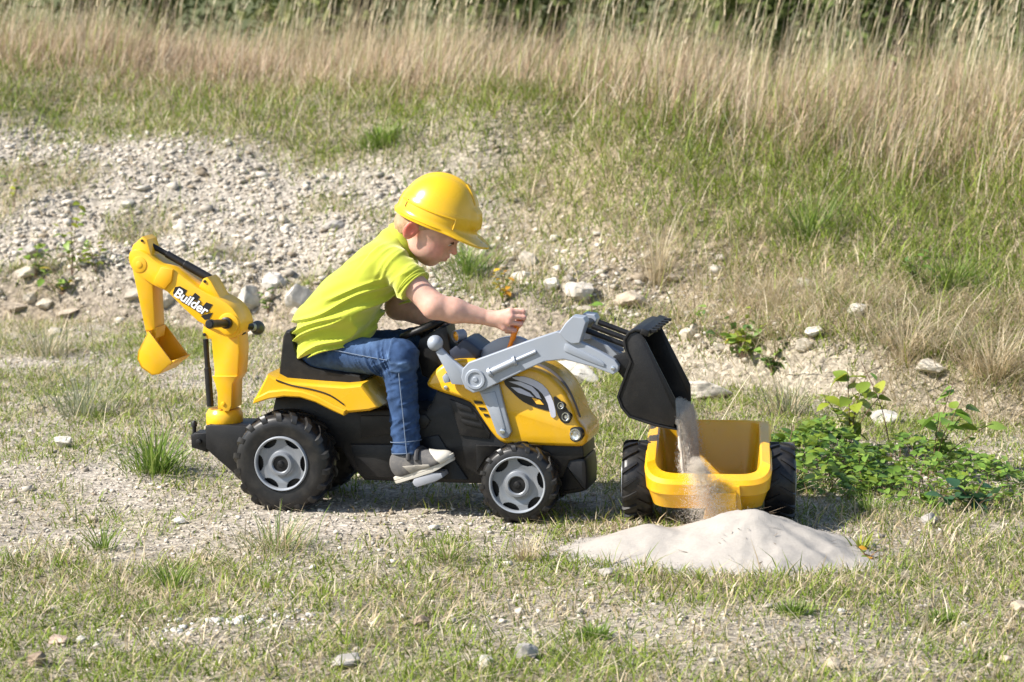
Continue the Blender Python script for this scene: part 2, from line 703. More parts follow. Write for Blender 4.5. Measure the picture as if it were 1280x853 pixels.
xs = axis_coords(-3.6, 3.6, 0.045, -120, 120)
ys = axis_coords(-3.0, 9.0, 0.045, -60, 220)
GX, GY = np.meshgrid(xs, ys, indexing='ij')
GZ = height(GX, GY)
V = np.stack([GX.ravel(), GY.ravel(), GZ.ravel()], 1)
ni, nj = len(xs), len(ys)
I = np.arange(ni * nj).reshape(ni, nj)
Q = np.stack([I[:-1, :-1].ravel(), I[1:, :-1].ravel(), I[1:, 1:].ravel(), I[:-1, 1:].ravel()], 1)
gx, gy = V[:, 0], V[:, 1]
gm = gravel_mask(gx, gy)[:, None]
gr = grass_mask(gx, gy)[:, None]
sb = (gy - foot(gx))[:, None]
pale = np.array([0.40, 0.355, 0.30])
lime = np.array([0.40, 0.355, 0.295])
thatch = np.array([0.24, 0.20, 0.125])
soil = np.array([0.17, 0.125, 0.085])
nn = (0.5 + 0.5 * fbm(gx * 3, gy * 3, 61))[:, None]
tint = pale * (1 - gr * 0.75) + thatch * gr * 0.75
tint = tint * (1 - gm) + (lime * nn + pale * 0.9 * (1 - nn)) * gm
edge = np.exp(-((sb - 0.06) / 0.09) ** 2) * 0.5 * (gx[:, None] < .3)
tint = tint * (1 - edge) + soil * edge
farg = sstep(1.15, 1.5, sb / bank_w(gx)[:, None])
tint = tint * (1 - farg) + np.array([0.095, 0.105, 0.045]) * farg
warm = sstep(.05, .3, sb) * (1 - farg) * sstep(-.2, .5, gx[:, None]) * .6
tint = tint * (1 - warm) + np.array([0.30, 0.235, 0.155]) * warm
GROUND = attr_mat('stony soil', 0.95, 0, 0.28, 38, 1.0, 70, 0.1, 0.012, 95)
ground_o = bulk('ground', V, Q, GROUND, tint, smooth=True)
tag(ground_o, 'pale stony dirt track with a rough bank rising behind it', None, kind='structure')

# ============================================================ TOY TRACTOR
TO = np.array([-0.64, 0.02, 0.0])
TYAW = R(-13.0)
tc_, ts_ = math.cos(TYAW), math.sin(TYAW)
RL = np.array([[tc_, -ts_, 0], [ts_, tc_, 0], [0, 0, 1]])
CAML = RL.T @ (CAM - TO)


def L(u, v, d):
    """point on the tractor's own lengthwise plane at depth d (metres from its near wheels)"""
    r = RL.T @ ray(u, v)
    t = (d - CAML[1]) / r[1]
    return CAML + r * t


def LP(P, d):
    return np.array([L(u, v, d)[[0, 2]] for u, v in P])


tractor = empty('toy_tractor', TO, TYAW)
tag(tractor, 'yellow and black ride-on toy tractor with grey loader and rear digger arm', 'toy tractor')


def wheel(name, c, r, w, rimr, parent, lugs=17, outer=-1, slots=6, rot=0.0, offset_rim=0.0):
    """c: centre of the tyre; axis along y; outer: side of the visible rim face"""
    e = empty(name, tuple(c - off_of(parent)), 0, parent)
    e.rotation_euler = (0, rot, 0)
    hw = w / 2
    rt = r * 0.945
    prof = [(rimr, -hw * 0.72), (rimr * 1.08, -hw * 0.92), (r * 0.72, -hw), (r * 0.86, -hw * 0.96), (rt * 0.965, -hw * 0.82), (rt, -hw * 0.6), (rt, 0), (rt, hw * 0.6), (rt * 0.965, hw * 0.82), (r * 0.86, hw * 0.96), (r * 0.72, hw), (rimr * 1.08, hw * 0.92), (rimr, hw * 0.72)]
    parts = [lathe_geo(prof, (0, 0, 0), (0, 1, 0), 64, True)]
    for side in (-1, 1):
        for k in range(lugs):
            th = 2 * math.pi * (k + (0.5 if side > 0 else 0)) / lugs
            lv, lf = [], []
            # a curved bar from the shoulder to the middle of the tread
            for q, (yy, sw, rr0, rr1, hw2) in enumerate(((1.0, 0.0, 0.84, 0.925, 0.055), (0.86, 0.03, 0.90, 0.985, 0.06), (0.45, 0.12, 0.93, 1.0, 0.05), (0.02, 0.22, 0.93, 0.995, 0.035))):
                for a, rr in ((-hw2, rr0), (hw2, rr0), (hw2 * .8, rr1), (-hw2 * .8, rr1)):
                    t = th + sw * 1.1 + a * 1.15
                    lv.append((r * rr * math.cos(t), side * yy * hw * 0.985, r * rr * math.sin(t)))
            for q in range(3):
                for a in range(4):
                    b = (a + 1) % 4
                    lf.append((q * 4 + a, q * 4 + b, q * 4 + 4 + b, q * 4 + 4 + a))
            lf += [(3, 2, 1, 0), (12, 13, 14, 15)]
            parts.append((lv, lf))
    Vv, Ff = join_geo(parts)
    OFF_SAVE = OFF.get(e.name)
    OFF[e.name] = np.zeros(3)
    bm = bmesh.new()
    bv = [bm.verts.new(v) for v in Vv]
    for f in Ff:
        bm.faces.new([bv[i] for i in f])
    mkbm('tyre', bm, TYRE, e, 40)
    # rim: dished plate with half-moon openings
    nth, y = 168, outer * hw
    rq = [.36, .43, .48, .56] + list(np.linspace(.62, .955, 22))
    rr = [rimr * q for q in rq]
    dep = list(np.interp(rq, [.36, .43, .48, .56, .66, .74, 1], [0.008, 0.008, 0.012, 0.013, 0.011, 0.010, 0.010]))
    Vr, Fr = [], []
    for a, d in zip(rr, dep):
        for k in range(nth):
            th = 2 * math.pi * k / nth
            Vr.append((a * math.cos(th), y - outer * d, a * math.sin(th)))
    for i in range(len(rr) - 1):
        for k in range(nth):
            k2 = (k + 1) % nth
            th = 2 * math.pi * (k + .5) / nth
            q = (rr[i] + rr[i + 1]) / 2 / rimr
            ph = (th * slots / (2 * math.pi)) % 1 - 0.5
            if (ph / 0.33) ** 2 + ((q - 0.93) / 0.22) ** 2 < 1 and q < 0.94:
                continue
            Fr.append((i * nth + k, i * nth + k2, (i + 1) * nth + k2, (i + 1) * nth + k))
    bm = bmesh.new()
    bv = [bm.verts.new(v) for v in Vr]
    for f in Fr:
        bm.faces.new([bv[i] for i in f])
    geo = bmesh.ops.extrude_face_region(bm, geom=list(bm.faces))
    bmesh.ops.translate(bm, verts=[v for v in geo['geom'] if isinstance(v, bmesh.types.BMVert)], vec=(0, -outer * 0.005, 0))
    mkbm('rim', bm, RIMM, e, 30)
    lathe('rim_ring', [(rimr * 0.94, y - outer * .012), (rimr * 0.94, y - outer * .003), (rimr * 0.965, y + outer * .001), (rimr * 1.0, y + outer * .002), (rimr * 1.04, y - outer * .002), (rimr * 1.05, y - outer * .014)], (0, 0, 0), (0, 1, 0), plastic('rim edge', (0.32, 0.34, 0.37), 0.3, 0.05, metal=0.25), e, 64)
    lathe('rim_back', [(0.001, y - outer * .026), (rimr * 1.02, y - outer * .026), (rimr * 1.02, y - outer * .016)], (0, 0, 0), (0, 1, 0), BLK, e, 40)
    lathe('hub_ring', [(rimr * .30, y - outer * .012), (rimr * .30, y + outer * .001), (rimr * .34, y + outer * .004), (rimr * .42, y + outer * .003), (rimr * .46, y - outer * .004), (rimr * .46, y - outer * .012)], (0, 0, 0), (0, 1, 0), RIMM, e, 40)
    lathe('hub_cap', [(0.0005, y + outer * .005), (rimr * .09, y + outer * .004), (rimr * .12, y + outer * .001), (rimr * .14, y - outer * .002), (rimr * .30, y - outer * .003), (rimr * .31, y - outer * .012)], (0, 0, 0), (0, 1, 0), BLK, e, 32)
    if OFF_SAVE is None:
        OFF.pop(e.name)
    return e


rear_c = L(358, 578, 0.055)
rr_ = 0.147
front_c = L(650, 607, 0.055)
fr_ = 0.1135
wheel('rear_wheel', np.array([rear_c[0], 0.055, rr_ - 0.003]), rr_, 0.105, 0.076, tractor, 18, -1, 6, 0.5)
wheel('rear_wheel', np.array([rear_c[0], 0.345, rr_ - 0.003]), rr_, 0.105, 0.080, tractor, 18, 1, 6, 0.2)
wheel('front_wheel', np.array([front_c[0], 0.06, fr_ - 0.003]), fr_, 0.08, 0.079, tractor, 16, -1, 6, 0.3)
wheel('front_wheel', np.array([front_c[0], 0.34, fr_ - 0.003]), fr_, 0.08, 0.079, tractor, 16, 1, 6, 0.9)
tube('rear_axle', [(rear_c[0], 0.08, rr_ - .003), (rear_c[0], 0.32, rr_ - .003)], 0.012, BLK, tractor)
tube('front_axle', [(front_c[0], 0.08, fr_ - .003), (front_c[0], 0.32, fr_ - .003)], 0.012, BLK, tractor)

# chassis
ch = [(345, 492), (395, 497), (432, 508), (447, 515), (478, 512), (533, 513), (540, 502), (546, 489), (560, 491), (592, 503), (607, 522), (620, 541), (634, 552), (728, 556), (730, 572), (712, 577), (703, 598), (596, 605), (520, 603), (455, 601), (440, 585), (425, 560), (330, 560)]
prism('chassis', LP(ch, 0.115), 0.115, 0.285, BLK, tractor, 0.008)
for nm, P, y0 in (('side_panel', [(562, 499), (590, 510), (613, 541), (612, 549), (575, 544), (568, 520)], 0.112),
                  ('side_panel', [(438, 556), (520, 556), (520, 597), (458, 597), (445, 582)], 0.111),
                  ('side_panel', [(528, 548), (548, 544), (558, 560), (585, 600), (535, 600)], 0.1125),
                  ('side_panel', [(450, 520), (532, 519), (538, 526), (533, 535), (452, 548)], 0.112),
                  ('side_panel', [(595, 556), (640, 558), (628, 565), (608, 572), (596, 590)], 0.1115)):
    prism(nm, LP(P, 0.11), y0 - .004, y0 + 0.01, BLK, tractor, 0.003)
for k in range(3):
    q = [(570 + 3 * k, 506 + 9 * k), (588 + 7 * k, 510 + 10 * k), (591 + 7 * k, 516 + 10 * k), (573 + 3 * k, 512 + 9 * k)]
    prism('vent', LP(q, 0.105), 0.1045, 0.11, BLK, tractor, 0.001)
# front weight and column
prism('front_weight', spline(LP([(702, 577), (708, 572), (726, 571), (734, 576), (735, 606), (731, 613), (708, 617), (702, 612)], 0.14), 3), 0.12, 0.28, BLK, tractor, 0.012)
tube('front_column', [L(704, 556, .16), L(704, 600, .16)], 0.022, BLK, tractor, 20)
# rear carrier with hitch
prism('rear_carrier', LP([(256, 533), (262, 531), (309, 532), (330, 545), (330, 590), (312, 590), (296, 597), (289, 590), (265, 569), (257, 561)], 0.14), 0.14, 0.27, BLK, tractor, 0.006)
prism('hitch', LP([(238, 545), (243, 541), (258, 541), (258, 566), (246, 562), (239, 560)], 0.17), 0.17, 0.23, BLK, tractor, 0.005)
lathe('hitch_pin', [(0.0, 0), (.006, 0), (.006, .022), (.009, .024), (.009, .034), (.005, .040), (0, .041)], L(243, 543, .2), (0, 0, 1), BLK, tractor, 16)
lathe('hitch_bolt', disc(.008, -.008, .004, .002), L(249, 552, .168), (0, 1, 0), BLK, tractor, 16)

# yellow rear fender with raised line
fe = [(317, 503), (319, 497), (335, 467), (352, 476), (400, 480), (430, 482), (453, 480), (464, 494), (474, 509), (462, 514), (430, 517), (415, 511), (395, 501), (375, 495), (355, 494), (336, 497)]
loft_poly('rear_fender', LP(fe, 0.03), [(0.022, .008), (0.026, .003), (0.034, 0), (0.366, 0), (0.374, .003), (0.378, .008)], YEL2, tractor)
arch = [L(u, v, .022) + np.array([0, -.001, 0]) for u, v in ((345, 475), (365, 482), (390, 487), (412, 494), (430, 506))]
tube('fender_groove', spline(arch, 4, False), 0.0022, BLK, tractor, 6)
loft_poly('fender_arch', LP([(316, 505), (318, 498), (336, 489), (356, 487), (378, 489), (398, 496), (416, 506), (432, 513), (430, 520), (414, 513), (394, 503), (375, 497), (355, 496), (336, 499)], 0.012), [(0.008, .004), (0.012, 0), (0.05, 0), (.053, .003)], YEL2, tractor)
# seat
se = [(352, 474), (350, 468), (355, 420), (359, 413), (365, 413), (369, 420), (371, 434), (376, 448), (388, 457), (412, 462), (452, 468), (455, 474), (452, 481), (430, 483), (400, 481)]
loft_poly('seat', LP(se, 0.10), [(0.085, .006), (0.088, .002), (0.094, 0), (0.306, 0), (0.312, .002), (0.315, .006)], BLK, tractor)
# hood
ho = [(539, 481), (540, 471), (549, 459), (566, 449), (600, 447), (640, 450), (670, 456), (690, 466), (708, 484), (719, 506), (725, 522), (735, 536), (737, 546), (733, 554), (720, 556), (660, 554), (634, 552), (620, 541), (606, 521), (591, 501), (560, 490)]
HP2 = spline(LP(ho, 0.14), 3)
loft_poly('hood', HP2, [(0.0935, .013), (0.0955, .009), (0.100, .004), (0.108, .001), (0.14, 0), (0.26, 0), (0.292, .001), (0.300, .004), (0.3045, .009), (0.3065, .013)], YEL2, tractor, 50)
# grille strip over the nose
gs = [L(u, v, .14) for u, v in ((664, 454), (686, 463), (705, 480), (717, 503), (724, 522))]
tube('grille_strip', spline(np.array(gs), 4, False), 0.006, plastic('grille grey', (0.11, 0.10, 0.10), 0.3, 0.1), tractor, 10)
gs2 = [L(u, v, .26) for u, v in ((664, 454), (686, 463), (705, 480), (717, 503), (724, 522))]
tube('grille_strip', spline(np.array(gs2), 4, False), 0.006, MATS['grille grey'], tractor, 10)


def decal(name, P, y, mat, th=0.0015, d=0.092, sp=0):
    Q = LP(P, d)
    if sp:
        Q = spline(Q, sp)
    return prism(name, Q, y - th, y + 0.004, mat, tractor, 0)


# near side stickers: black swoosh with pale stripes, slats, lamps
decal('side_sticker', [(630, 477), (645, 470), (668, 478), (683, 489), (690, 503), (692, 514), (675, 511), (655, 503), (640, 490)], 0.0925, BST, sp=3)
decal('sticker_stripe', [(640, 472), (655, 471), (672, 477), (684, 487), (692, 503), (695, 520), (689, 521), (685, 505), (678, 492), (667, 483), (652, 477)], 0.0908, LILAC, sp=2)
decal('sticker_stripe', [(636, 477), (650, 477), (665, 483), (673, 491), (677, 499), (671, 497), (664, 489), (652, 483)], 0.0908, LILAC)
decal('sticker_stripe', [(639, 484), (650, 485), (662, 491), (668, 497), (660, 495), (648, 491)], 0.0908, LILAC)
decal('sticker_badge', [(665, 497), (675, 500), (680, 506), (671, 505)], 0.0906, plastic('badge orange', (0.8, 0.42, 0.05), 0.3))
for k in range(3):
    decal('hood_vent', [(592 + 6 * k, 501 + 8 * k), (602 + 4 * k, 502 + 8 * k), (604 + 4 * k, 505 + 8 * k), (594 + 6 * k, 505 + 8 * k)], 0.0925, BST)
decal('lamp_cluster', [(692, 497), (699, 499), (708, 510), (714, 522), (711, 529), (703, 528), (697, 518)], 0.0925, BST, 0.002, sp=3)
for (u, v), r_ in (((702, 507), .010), ((708, 521), .0125), ((720, 543), .017)):
    lathe('headlight', [(0, -.004), (r_ * .35, -.0045), (r_ * .45, -.002), (r_ * .75, -.003), (r_ * .8, -.006), (r_, -.006), (r_, .012)], np.array(L(u, v, .094)) * [1, 0, 1] + [0, .0935, 0], (0.25, 1, 0), CHROME, tractor, 24)
    lathe('headlight_bezel', [(r_ * 1.0, -.004), (r_ * 1.25, -.004), (r_ * 1.3, .012)], np.array(L(u, v, .094)) * [1, 0, 1] + [0, .0935, 0], (0.25, 1, 0), BST, tractor, 24)
lathe('hood_bolt', disc(.006, -.004, .004, .0015), np.array(L(557.5, 484.5, .095)) * [1, 0, 1] + [0, .094, 0], (0, 1, 0), CHROME, tractor, 14)
# dashboard, steering column and wheel
prism('steering_column', LP([(524, 424), (545, 412), (558, 408), (560, 420), (564, 438), (556, 455), (548, 462), (540, 476), (527, 470), (520, 440)], 0.15), 0.15, 0.25, BLK, tractor, 0.008)
prism('dashboard', LP([(563, 438), (580, 424), (586, 424), (603, 437), (600, 450), (566, 450)], 0.15), 0.13, 0.28, NAVY, tractor, 0.008)
wc = L(530, 410, 0.20)
wax = np.array([-math.sin(R(23)), 0, math.cos(R(23))])
wv = []
wa = np.array([math.cos(R(23)), 0, math.sin(R(23))])
for k in range(36):
    th = 2 * math.pi * k / 36
    wv.append(wc + 0.066 * (wa * math.cos(th) + np.array([0, 1, 0]) * math.sin(th)))
wv.append(wv[0])
swh = tube('steering_wheel', wv, 0.0095, BLK, tractor, 10)
for th in (0.4, 2.5, 4.7):
    tube('spoke', [wc - wax * .012, wc + 0.064 * (wa * math.cos(th) + np.array([0, 1, 0]) * math.sin(th))], [.012, .008], BLK, swh, 8)
lathe('horn_pad', [(0, .004), (.02, .002), (.024, -.006), (.018, -.03), (.018, -.06)], wc, wax, BLK, swh, 20)
# amber lamp on the dashboard
bc = L(573, 420, 0.17)
lathe('beacon', [(0, .022), (.013, .022), (.0175, .018), (.0175, -.012), (.0155, -.013), (.0145, -.010), (.0145, .0)], bc, (0.55, 0.75, 0.05), SIL, tractor, 24)
lathe('beacon_lens', [(0, -.013), (.008, -.012), (.0138, -.007), (.0138, .002)], bc, (0.55, 0.75, 0.05), plastic('amber lens', (0.80, 0.36, 0.03), 0.2), tractor, 24)
tube('beacon_stem', [bc, bc + np.array([.012, .0, -.035])], .008, NAVY, tractor)
# loader control lever with orange grip
lev0, lev1 = L(636, 436, 0.135), L(650, 398, 0.135)
tube('lever', [lev0 + (lev0 - lev1) * .6, lev0 + (lev1 - lev0) * .3], .006, ORA, tractor, 12)
lathe('lever_grip', [(.0, 0), (.007, 0), (.008, .01), (.0075, .03), (.009, .045), (.0095, .055), (.007, .064), (0, .066)], lev0 + (lev1 - lev0) * .28, lev1 - lev0, ORA, tractor, 16)
# pedal
pd = LP([(517, 602), (519, 598), (541, 590), (553, 591), (555, 596), (546, 601), (523, 608), (519, 606)], 0.05)
pd_o = prism('pedal', pd, 0.035, 0.105, plastic('pedal grey', (0.26, 0.275, 0.31), 0.45, 0.06, dust=.2), tractor, 0.003)
tube('pedal_crank', [L(537, 601, .10), L(550, 596, .12)], .008, BLK, pd_o, 10)

# loader arms
arm = [(577, 472), (579, 461), (586, 453), (657, 427), (697, 414), (722, 425), (748, 438), (769, 450), (774, 457), (773, 464), (767, 468), (740, 458), (705, 449), (681, 452), (656, 463), (604, 488), (592, 491), (582, 485)]
armL = LP(arm, 0.06)
for near, (y0, y1) in ((True, (0.052, 0.078)), (False, (0.318, 0.345))):
    nm = 'loader_arm'
    A = prism(nm, armL if near else armL + np.array([-.02, -.025]), y0, y1, SIL, tractor, 0.003, 20)
    s = -1 if near else 1
    yf = y0 if near else y1
    cc = np.array(L(595, 474, .06)) * [1, 0, 1]
    lathe('pivot_boss', [(0, .004), (.006, .004), (.008, .001), (.018, .001), (.021, .0045), (.027, .0045), (.030, 0), (.030, -.004)], cc + [0, yf, 0], (0, s, 0), SIL, A, 32)
    a0, a1, a2 = (np.array(L(u, v, .06)) * [1, 0, 1] + [0, yf + s * .001, 0] for u, v in ((612, 466), (646, 450), (671, 439)))
    tube('ram_body', [a0, a0 + (a1 - a0) * .1, a0 + (a1 - a0) * .11, a0 + (a1 - a0) * .9, a0 + (a1 - a0) * .91, a1], [.014, .014, .010, .010, .0135, .0135], SIL, A, 14)
    tube('ram_rod', [a1, a2], .006, SIL, A, 10)
    prism('arm_rib', spline(LP([(707, 431), (712, 430), (752, 450), (756, 456), (752, 457), (712, 441), (706, 437)], .06), 2), yf - .0035 if near else yf - .002, yf + .002 if near else yf + .0035, SIL, A, 0.0015)
    lathe('arm_bolt', disc(.006, -.003, .004, .0015), np.array(L(767, 460, .06)) * [1, 0, 1] + [0, yf + s * .001, 0], (0, s, 0), CHROME, A, 14)
    # rear bracket and lower bracket
    B = prism('loader_bracket', LP([(597, 488), (622, 481), (630, 512), (638, 541), (634, 548), (627, 549), (620, 543), (610, 516)], .07), 0.078 if near else 0.302, 0.097 if near else 0.319, SIL, tractor, 0.003)
    prism('bracket_rib', LP([(603, 493), (618, 490), (631, 537), (626, 536)], .07), (0.0755 if near else .318), (.079 if near else .3215), SIL, B, 0.001)
    lathe('bracket_bolt', disc(.008, -.003, .006, .002), np.array(L(627.5, 540, .07)) * [1, 0, 1] + [0, .078 if near else .319, 0], (0, s, 0), CHROME, B, 16)
# hand lever with ball at the rear of the near arm
hl = prism('loader_handle', LP([(545, 440), (552, 435), (565, 448), (578, 459), (590, 462), (590, 482), (565, 480), (559, 466)], .066), 0.060, 0.076, SIL, tractor, 0.003)
lathe('handle_ball', ball(.0225), L(544, 429, .068), (0, 0, 1), SIL, hl, 24)
prism('handle_stop', LP([(553, 471), (557, 467), (561, 470), (562, 478), (556, 479), (554, 476)], .062), .060, .08, SIL, hl, .002)
# rounded cover plate between the arms
prism('loader_cover', spline(LP([(592, 455), (597, 444), (606, 433), (622, 424), (640, 421), (655, 425), (668, 438), (650, 452), (620, 462)], .15), 2), 0.150, 0.180, SIL, tractor, 0.003)
# cross member
for y0, y1 in ((.044, .094), (.302, .352)):
    prism('arm_head', LP([(699, 416), (707, 404), (716, 395), (730, 397), (733, 403), (730, 413), (725, 429), (715, 430), (706, 425)], .05) + (0 if y0 < .1 else np.array([-.02, -.025])), y0, y1, SIL, tractor, 0.003, 15)
tube('cross_bar', [L(716, 412, .06) * [1, 0, 1] + [0, .1, 0], L(716, 412, .06) * [1, 0, 1] + [0, .30, -.012]], .014, BLK, tractor, 14)
for y in (0.11, 0.20, 0.29):
    tube('bucket_link', [L(728, 416, .06) * [1, 0, 1] + [0, y, 0], L(786, 438, .06) * [1, 0, 1] + [0, y, 0]], .008, BLK, tractor, 8)
for y in (0.085, 0.315):
    prism('bucket_ear', LP([(760, 452), (766, 446), (785, 440), (792, 452), (782, 478), (777, 474)], .06), y - .007, y + .007, BLK, tractor, 0.002)

# loader bucket: side cheeks and one folded wall
cheek = [(806, 424), (844, 499), (845, 520), (842, 534), (818, 529), (787, 519), (778, 508), (774, 496), (777, 485), (789, 452), (783, 436), (781, 427), (786, 418), (794, 415), (802, 418)]
BY0, BY1 = 0.065, 0.335
CK = LP(cheek, BY0)
wall = LP([(809, 419), (803, 412), (794, 411), (785, 415), (779, 424), (780, 436), (787, 452), (775, 484), (771, 496), (776, 510), (786, 522), (818, 533), (846, 538)], BY0)
wi = inset_poly(np.vstack([wall, LP([(845, 500), (812, 424)], BY0)]), 0.007)[:len(wall)]
ring = np.vstack([wall, wi[::-1]])
lb = prism('loader_bucket', ring, BY0 - .004, BY1 + .004, BLK, tractor, 0.001)
for y in (BY0, BY1 - .006):
    prism('cheek', CK, y, y + 0.006, BLK, lb, 0.0015)
    prism('cheek_rib', LP([(803, 426), (808, 428), (844, 502), (842, 512)], BY0), y - .002, y + .008, BLK, lb, .0015)
prism('bucket_lip', LP([(800, 417), (803, 410), (812, 413), (811, 421)], BY0), BY0 - .008, BY1 + .02, BLK, lb, 0.003)
for k in range(6):
    y = BY0 + .01 + k * (BY1 - BY0 - .03) / 5
    prism('tooth', LP([(806, 412), (820, 413), (820, 416), (808, 419)], BY0), y, y + .012, BLK, lb, 0.001)

# ---------------------------------------------------------------- rear digger arm
EY0, EY1 = 0.155, 0.245
EM = 0.5 * (EY0 + EY1)
lathe('digger_base', [(0, 0), (.052, 0), (.054, .003), (.054, .034), (.050, .040), (.046, .048), (0, .050)], L(281, 531, EM + .0) , (0, 0, 1), YEL, tractor, 36)
mast = prism('digger_mast', LP([(254, 404), (270, 398), (297, 410), (299, 440), (297, 470), (291, 479), (290, 512), (272, 512), (271, 480), (267, 472), (268, 466), (264, 424), (258, 424), (253, 416)], EY0), EY0, EY1, YEL, tractor, 0.004)
prism('mast_step', LP([(266, 470), (297, 470), (291, 480), (290, 508), (287, 514), (280, 514), (276, 506), (270, 480)], EY0), EY0 - .007, EY0 + .003, YEL, mast, 0.002)
lathe('mast_bolt', disc(.006, -.003, .004, .0015), L(279, 505, EY0 - .008), (0, 1, 0), YEL, mast, 14)
lathe('mast_pin', disc(.005, -.003, .005, .001), L(255.5, 418.5, EY0 - .001), (0, 1, 0), BST, mast, 12)
BO = [(161, 318), (165, 313), (174, 313), (184, 318), (200, 331), (215, 336), (247, 360), (276, 375), (290, 385), (299, 399), (301, 412), (296, 421), (285, 423), (274, 414), (247, 402), (214, 370), (205, 363), (190, 356), (168, 340), (161, 328)]
boom = prism('digger_boom', spline(LP(BO, EY0 - .012), 2), EY0 - .012, EY1 + .012, YEL, tractor, 0.004)
prism('boom_facet', LP([(201, 334), (216, 337), (214, 352), (205, 362), (191, 353)], EY0 - .02), EY0 - .019, EY0 - .01, plastic('shaded yellow plastic', (0.72, 0.36, 0.006), 0.35, 0.05), boom, 0.002)  # shaded facet of the boom, its shade put in as deeper yellow
prism('boom_bracket', LP([(247, 361), (253, 349), (258, 347), (263, 352), (276, 376), (262, 372)], EY0), EY0 + .005, EY1 - .005, YEL, boom, 0.003)
lathe('boom_pin', disc(.0045, -.003, .005, .001), L(256, 352, EY0 + .004), (0, 1, 0), BST, boom, 12)
for rr2, dy in ((.0235, .002), (.010, .004)):
    lathe('pivot_disc', disc(rr2, -dy, .004, .0015), L(174, 331, EY0 - .012), (0, 1, 0), YEL, boom, 28)
lathe('mast_pivot', disc(.032, -.006, .01, .003), L(286, 405, EY0 - .012), (0, 1, 0), YEL, boom, 32)
prism('boom_seam', LP([(286, 379), (296, 386), (306, 404), (306, 418), (301, 420), (299, 402), (291, 389)], EM), EM - .012, EM + .012, BLK, boom, 0.002)
STK = [(177, 296), (183, 300), (188, 318), (194, 340), (190, 352), (193, 413), (181, 414), (164, 335), (161, 322), (165, 307)]
stick = prism('digger_stick', LP(STK, EY0), EY0 + .004, EY1 - .004, YEL, tractor, 0.004)
lathe('stick_pin', disc(.004, -.003, .005, .001), L(177.5, 301, EY0 + .003), (0, 1, 0), BST, stick, 12)
# digger bucket
DB = [(186, 414), (173, 439), (172, 449), (177, 460), (190, 469), (199, 468), (215, 453)]
dbo = LP(DB, 0.13)
dbi = inset_poly(dbo, 0.005)
db = prism('digger_bucket', np.vstack([dbo, dbi[::-1]]), 0.128, 0.272, YEL, tractor, 0.001)
for y in (0.128, 0.2665):
    prism('bucket_cheek', dbo, y, y + .0055, YEL, db, 0.001)
for k in range(8):
    y = 0.132 + k * .0172
    prism('bucket_tooth', LP([(209, 457), (215, 451), (219, 450.5), (213, 457)], 0.13), y, y + .011, YEL, db, 0.0005)
prism('bucket_mount', LP([(180, 410), (195, 410), (193, 424), (184, 424)], EY0), EY0 + .008, EY1 - .008, YEL, db, 0.002)
# rams
r0, r1 = L(179, 301, EM), L(262, 348, EM)
tube('boom_ram', [r0, r0 + (r1 - r0) * .35, r0 + (r1 - r0) * .36, r0 + (r1 - r0) * .62, r0 + (r1 - r0) * .63, r1], [.008, .008, .0105, .0105, .0125, .0125], BLK, tractor, 14)
r0, r1 = L(257, 424, EY0 + .02), L(263, 508, EY0 + .02)
tube('mast_ram', [r0, r0 + (r1 - r0) * .42, r0 + (r1 - r0) * .43, r1], [.008, .008, .0105, .0105], BLK, tractor, 14)
# handles
h0 = L(284, 404, EY0 - .02)
h1 = h0 + np.array([-0.012, -0.12, 0.012])
lathe('digger_handle', [(0, 0), (.017, 0), (.017, .012), (.012, .014), (.0115, .10), (.0135, .104), (.0135, .118), (.010, .122), (.005, .1222), (.0, .1222)], h0, h1 - h0, BLK, tractor, 20)
kb = L(322, 410, EY1 + .02)
lathe('digger_knob', ball(.0215), kb, (0, 0, 1), plastic('knob grey', (0.05, 0.055, 0.06), 0.35, 0.1), tractor, 24)
tube('knob_stem', [kb, L(303, 407, EM)], [.009, .011], BLK, tractor, 12)
lathe('knob_collar', disc(.012, -.006, .006, .002), kb + (L(303, 407, EM) - kb) * .32, L(303, 407, EM) - kb, SIL, tractor, 16)

# lettering on the boom
yb = EY0 - .012
pA, pB = L(217.5, 369.5, yb), L(257.5, 395, yb)
ang = math.atan2(pB[2] - pA[2], pB[0] - pA[0])
wlen = np.linalg.norm(pB - pA)


def text_mesh(name, body, size_w, offset, depth, ydist, mat, parent):
    cu = bpy.data.curves.new(name, 'FONT')
    cu.body = body
    cu.size = 1.0
    cu.offset = offset
    cu.extrude = 0.0
    cu.space_character = 0.98
    cu.shear = 0.12
    ob = bpy.data.objects.new(name, cu)
    COL.objects.link(ob)
    dg = bpy.context.evaluated_depsgraph_get()
    me = bpy.data.meshes.new_from_object(ob.evaluated_get(dg))
    bpy.data.objects.remove(ob)
    v = np.array([q.co[:] for q in me.vertices])
    f = [tuple(p.vertices) for p in me.polygons]
    bpy.data.meshes.remove(me)
    return v, f


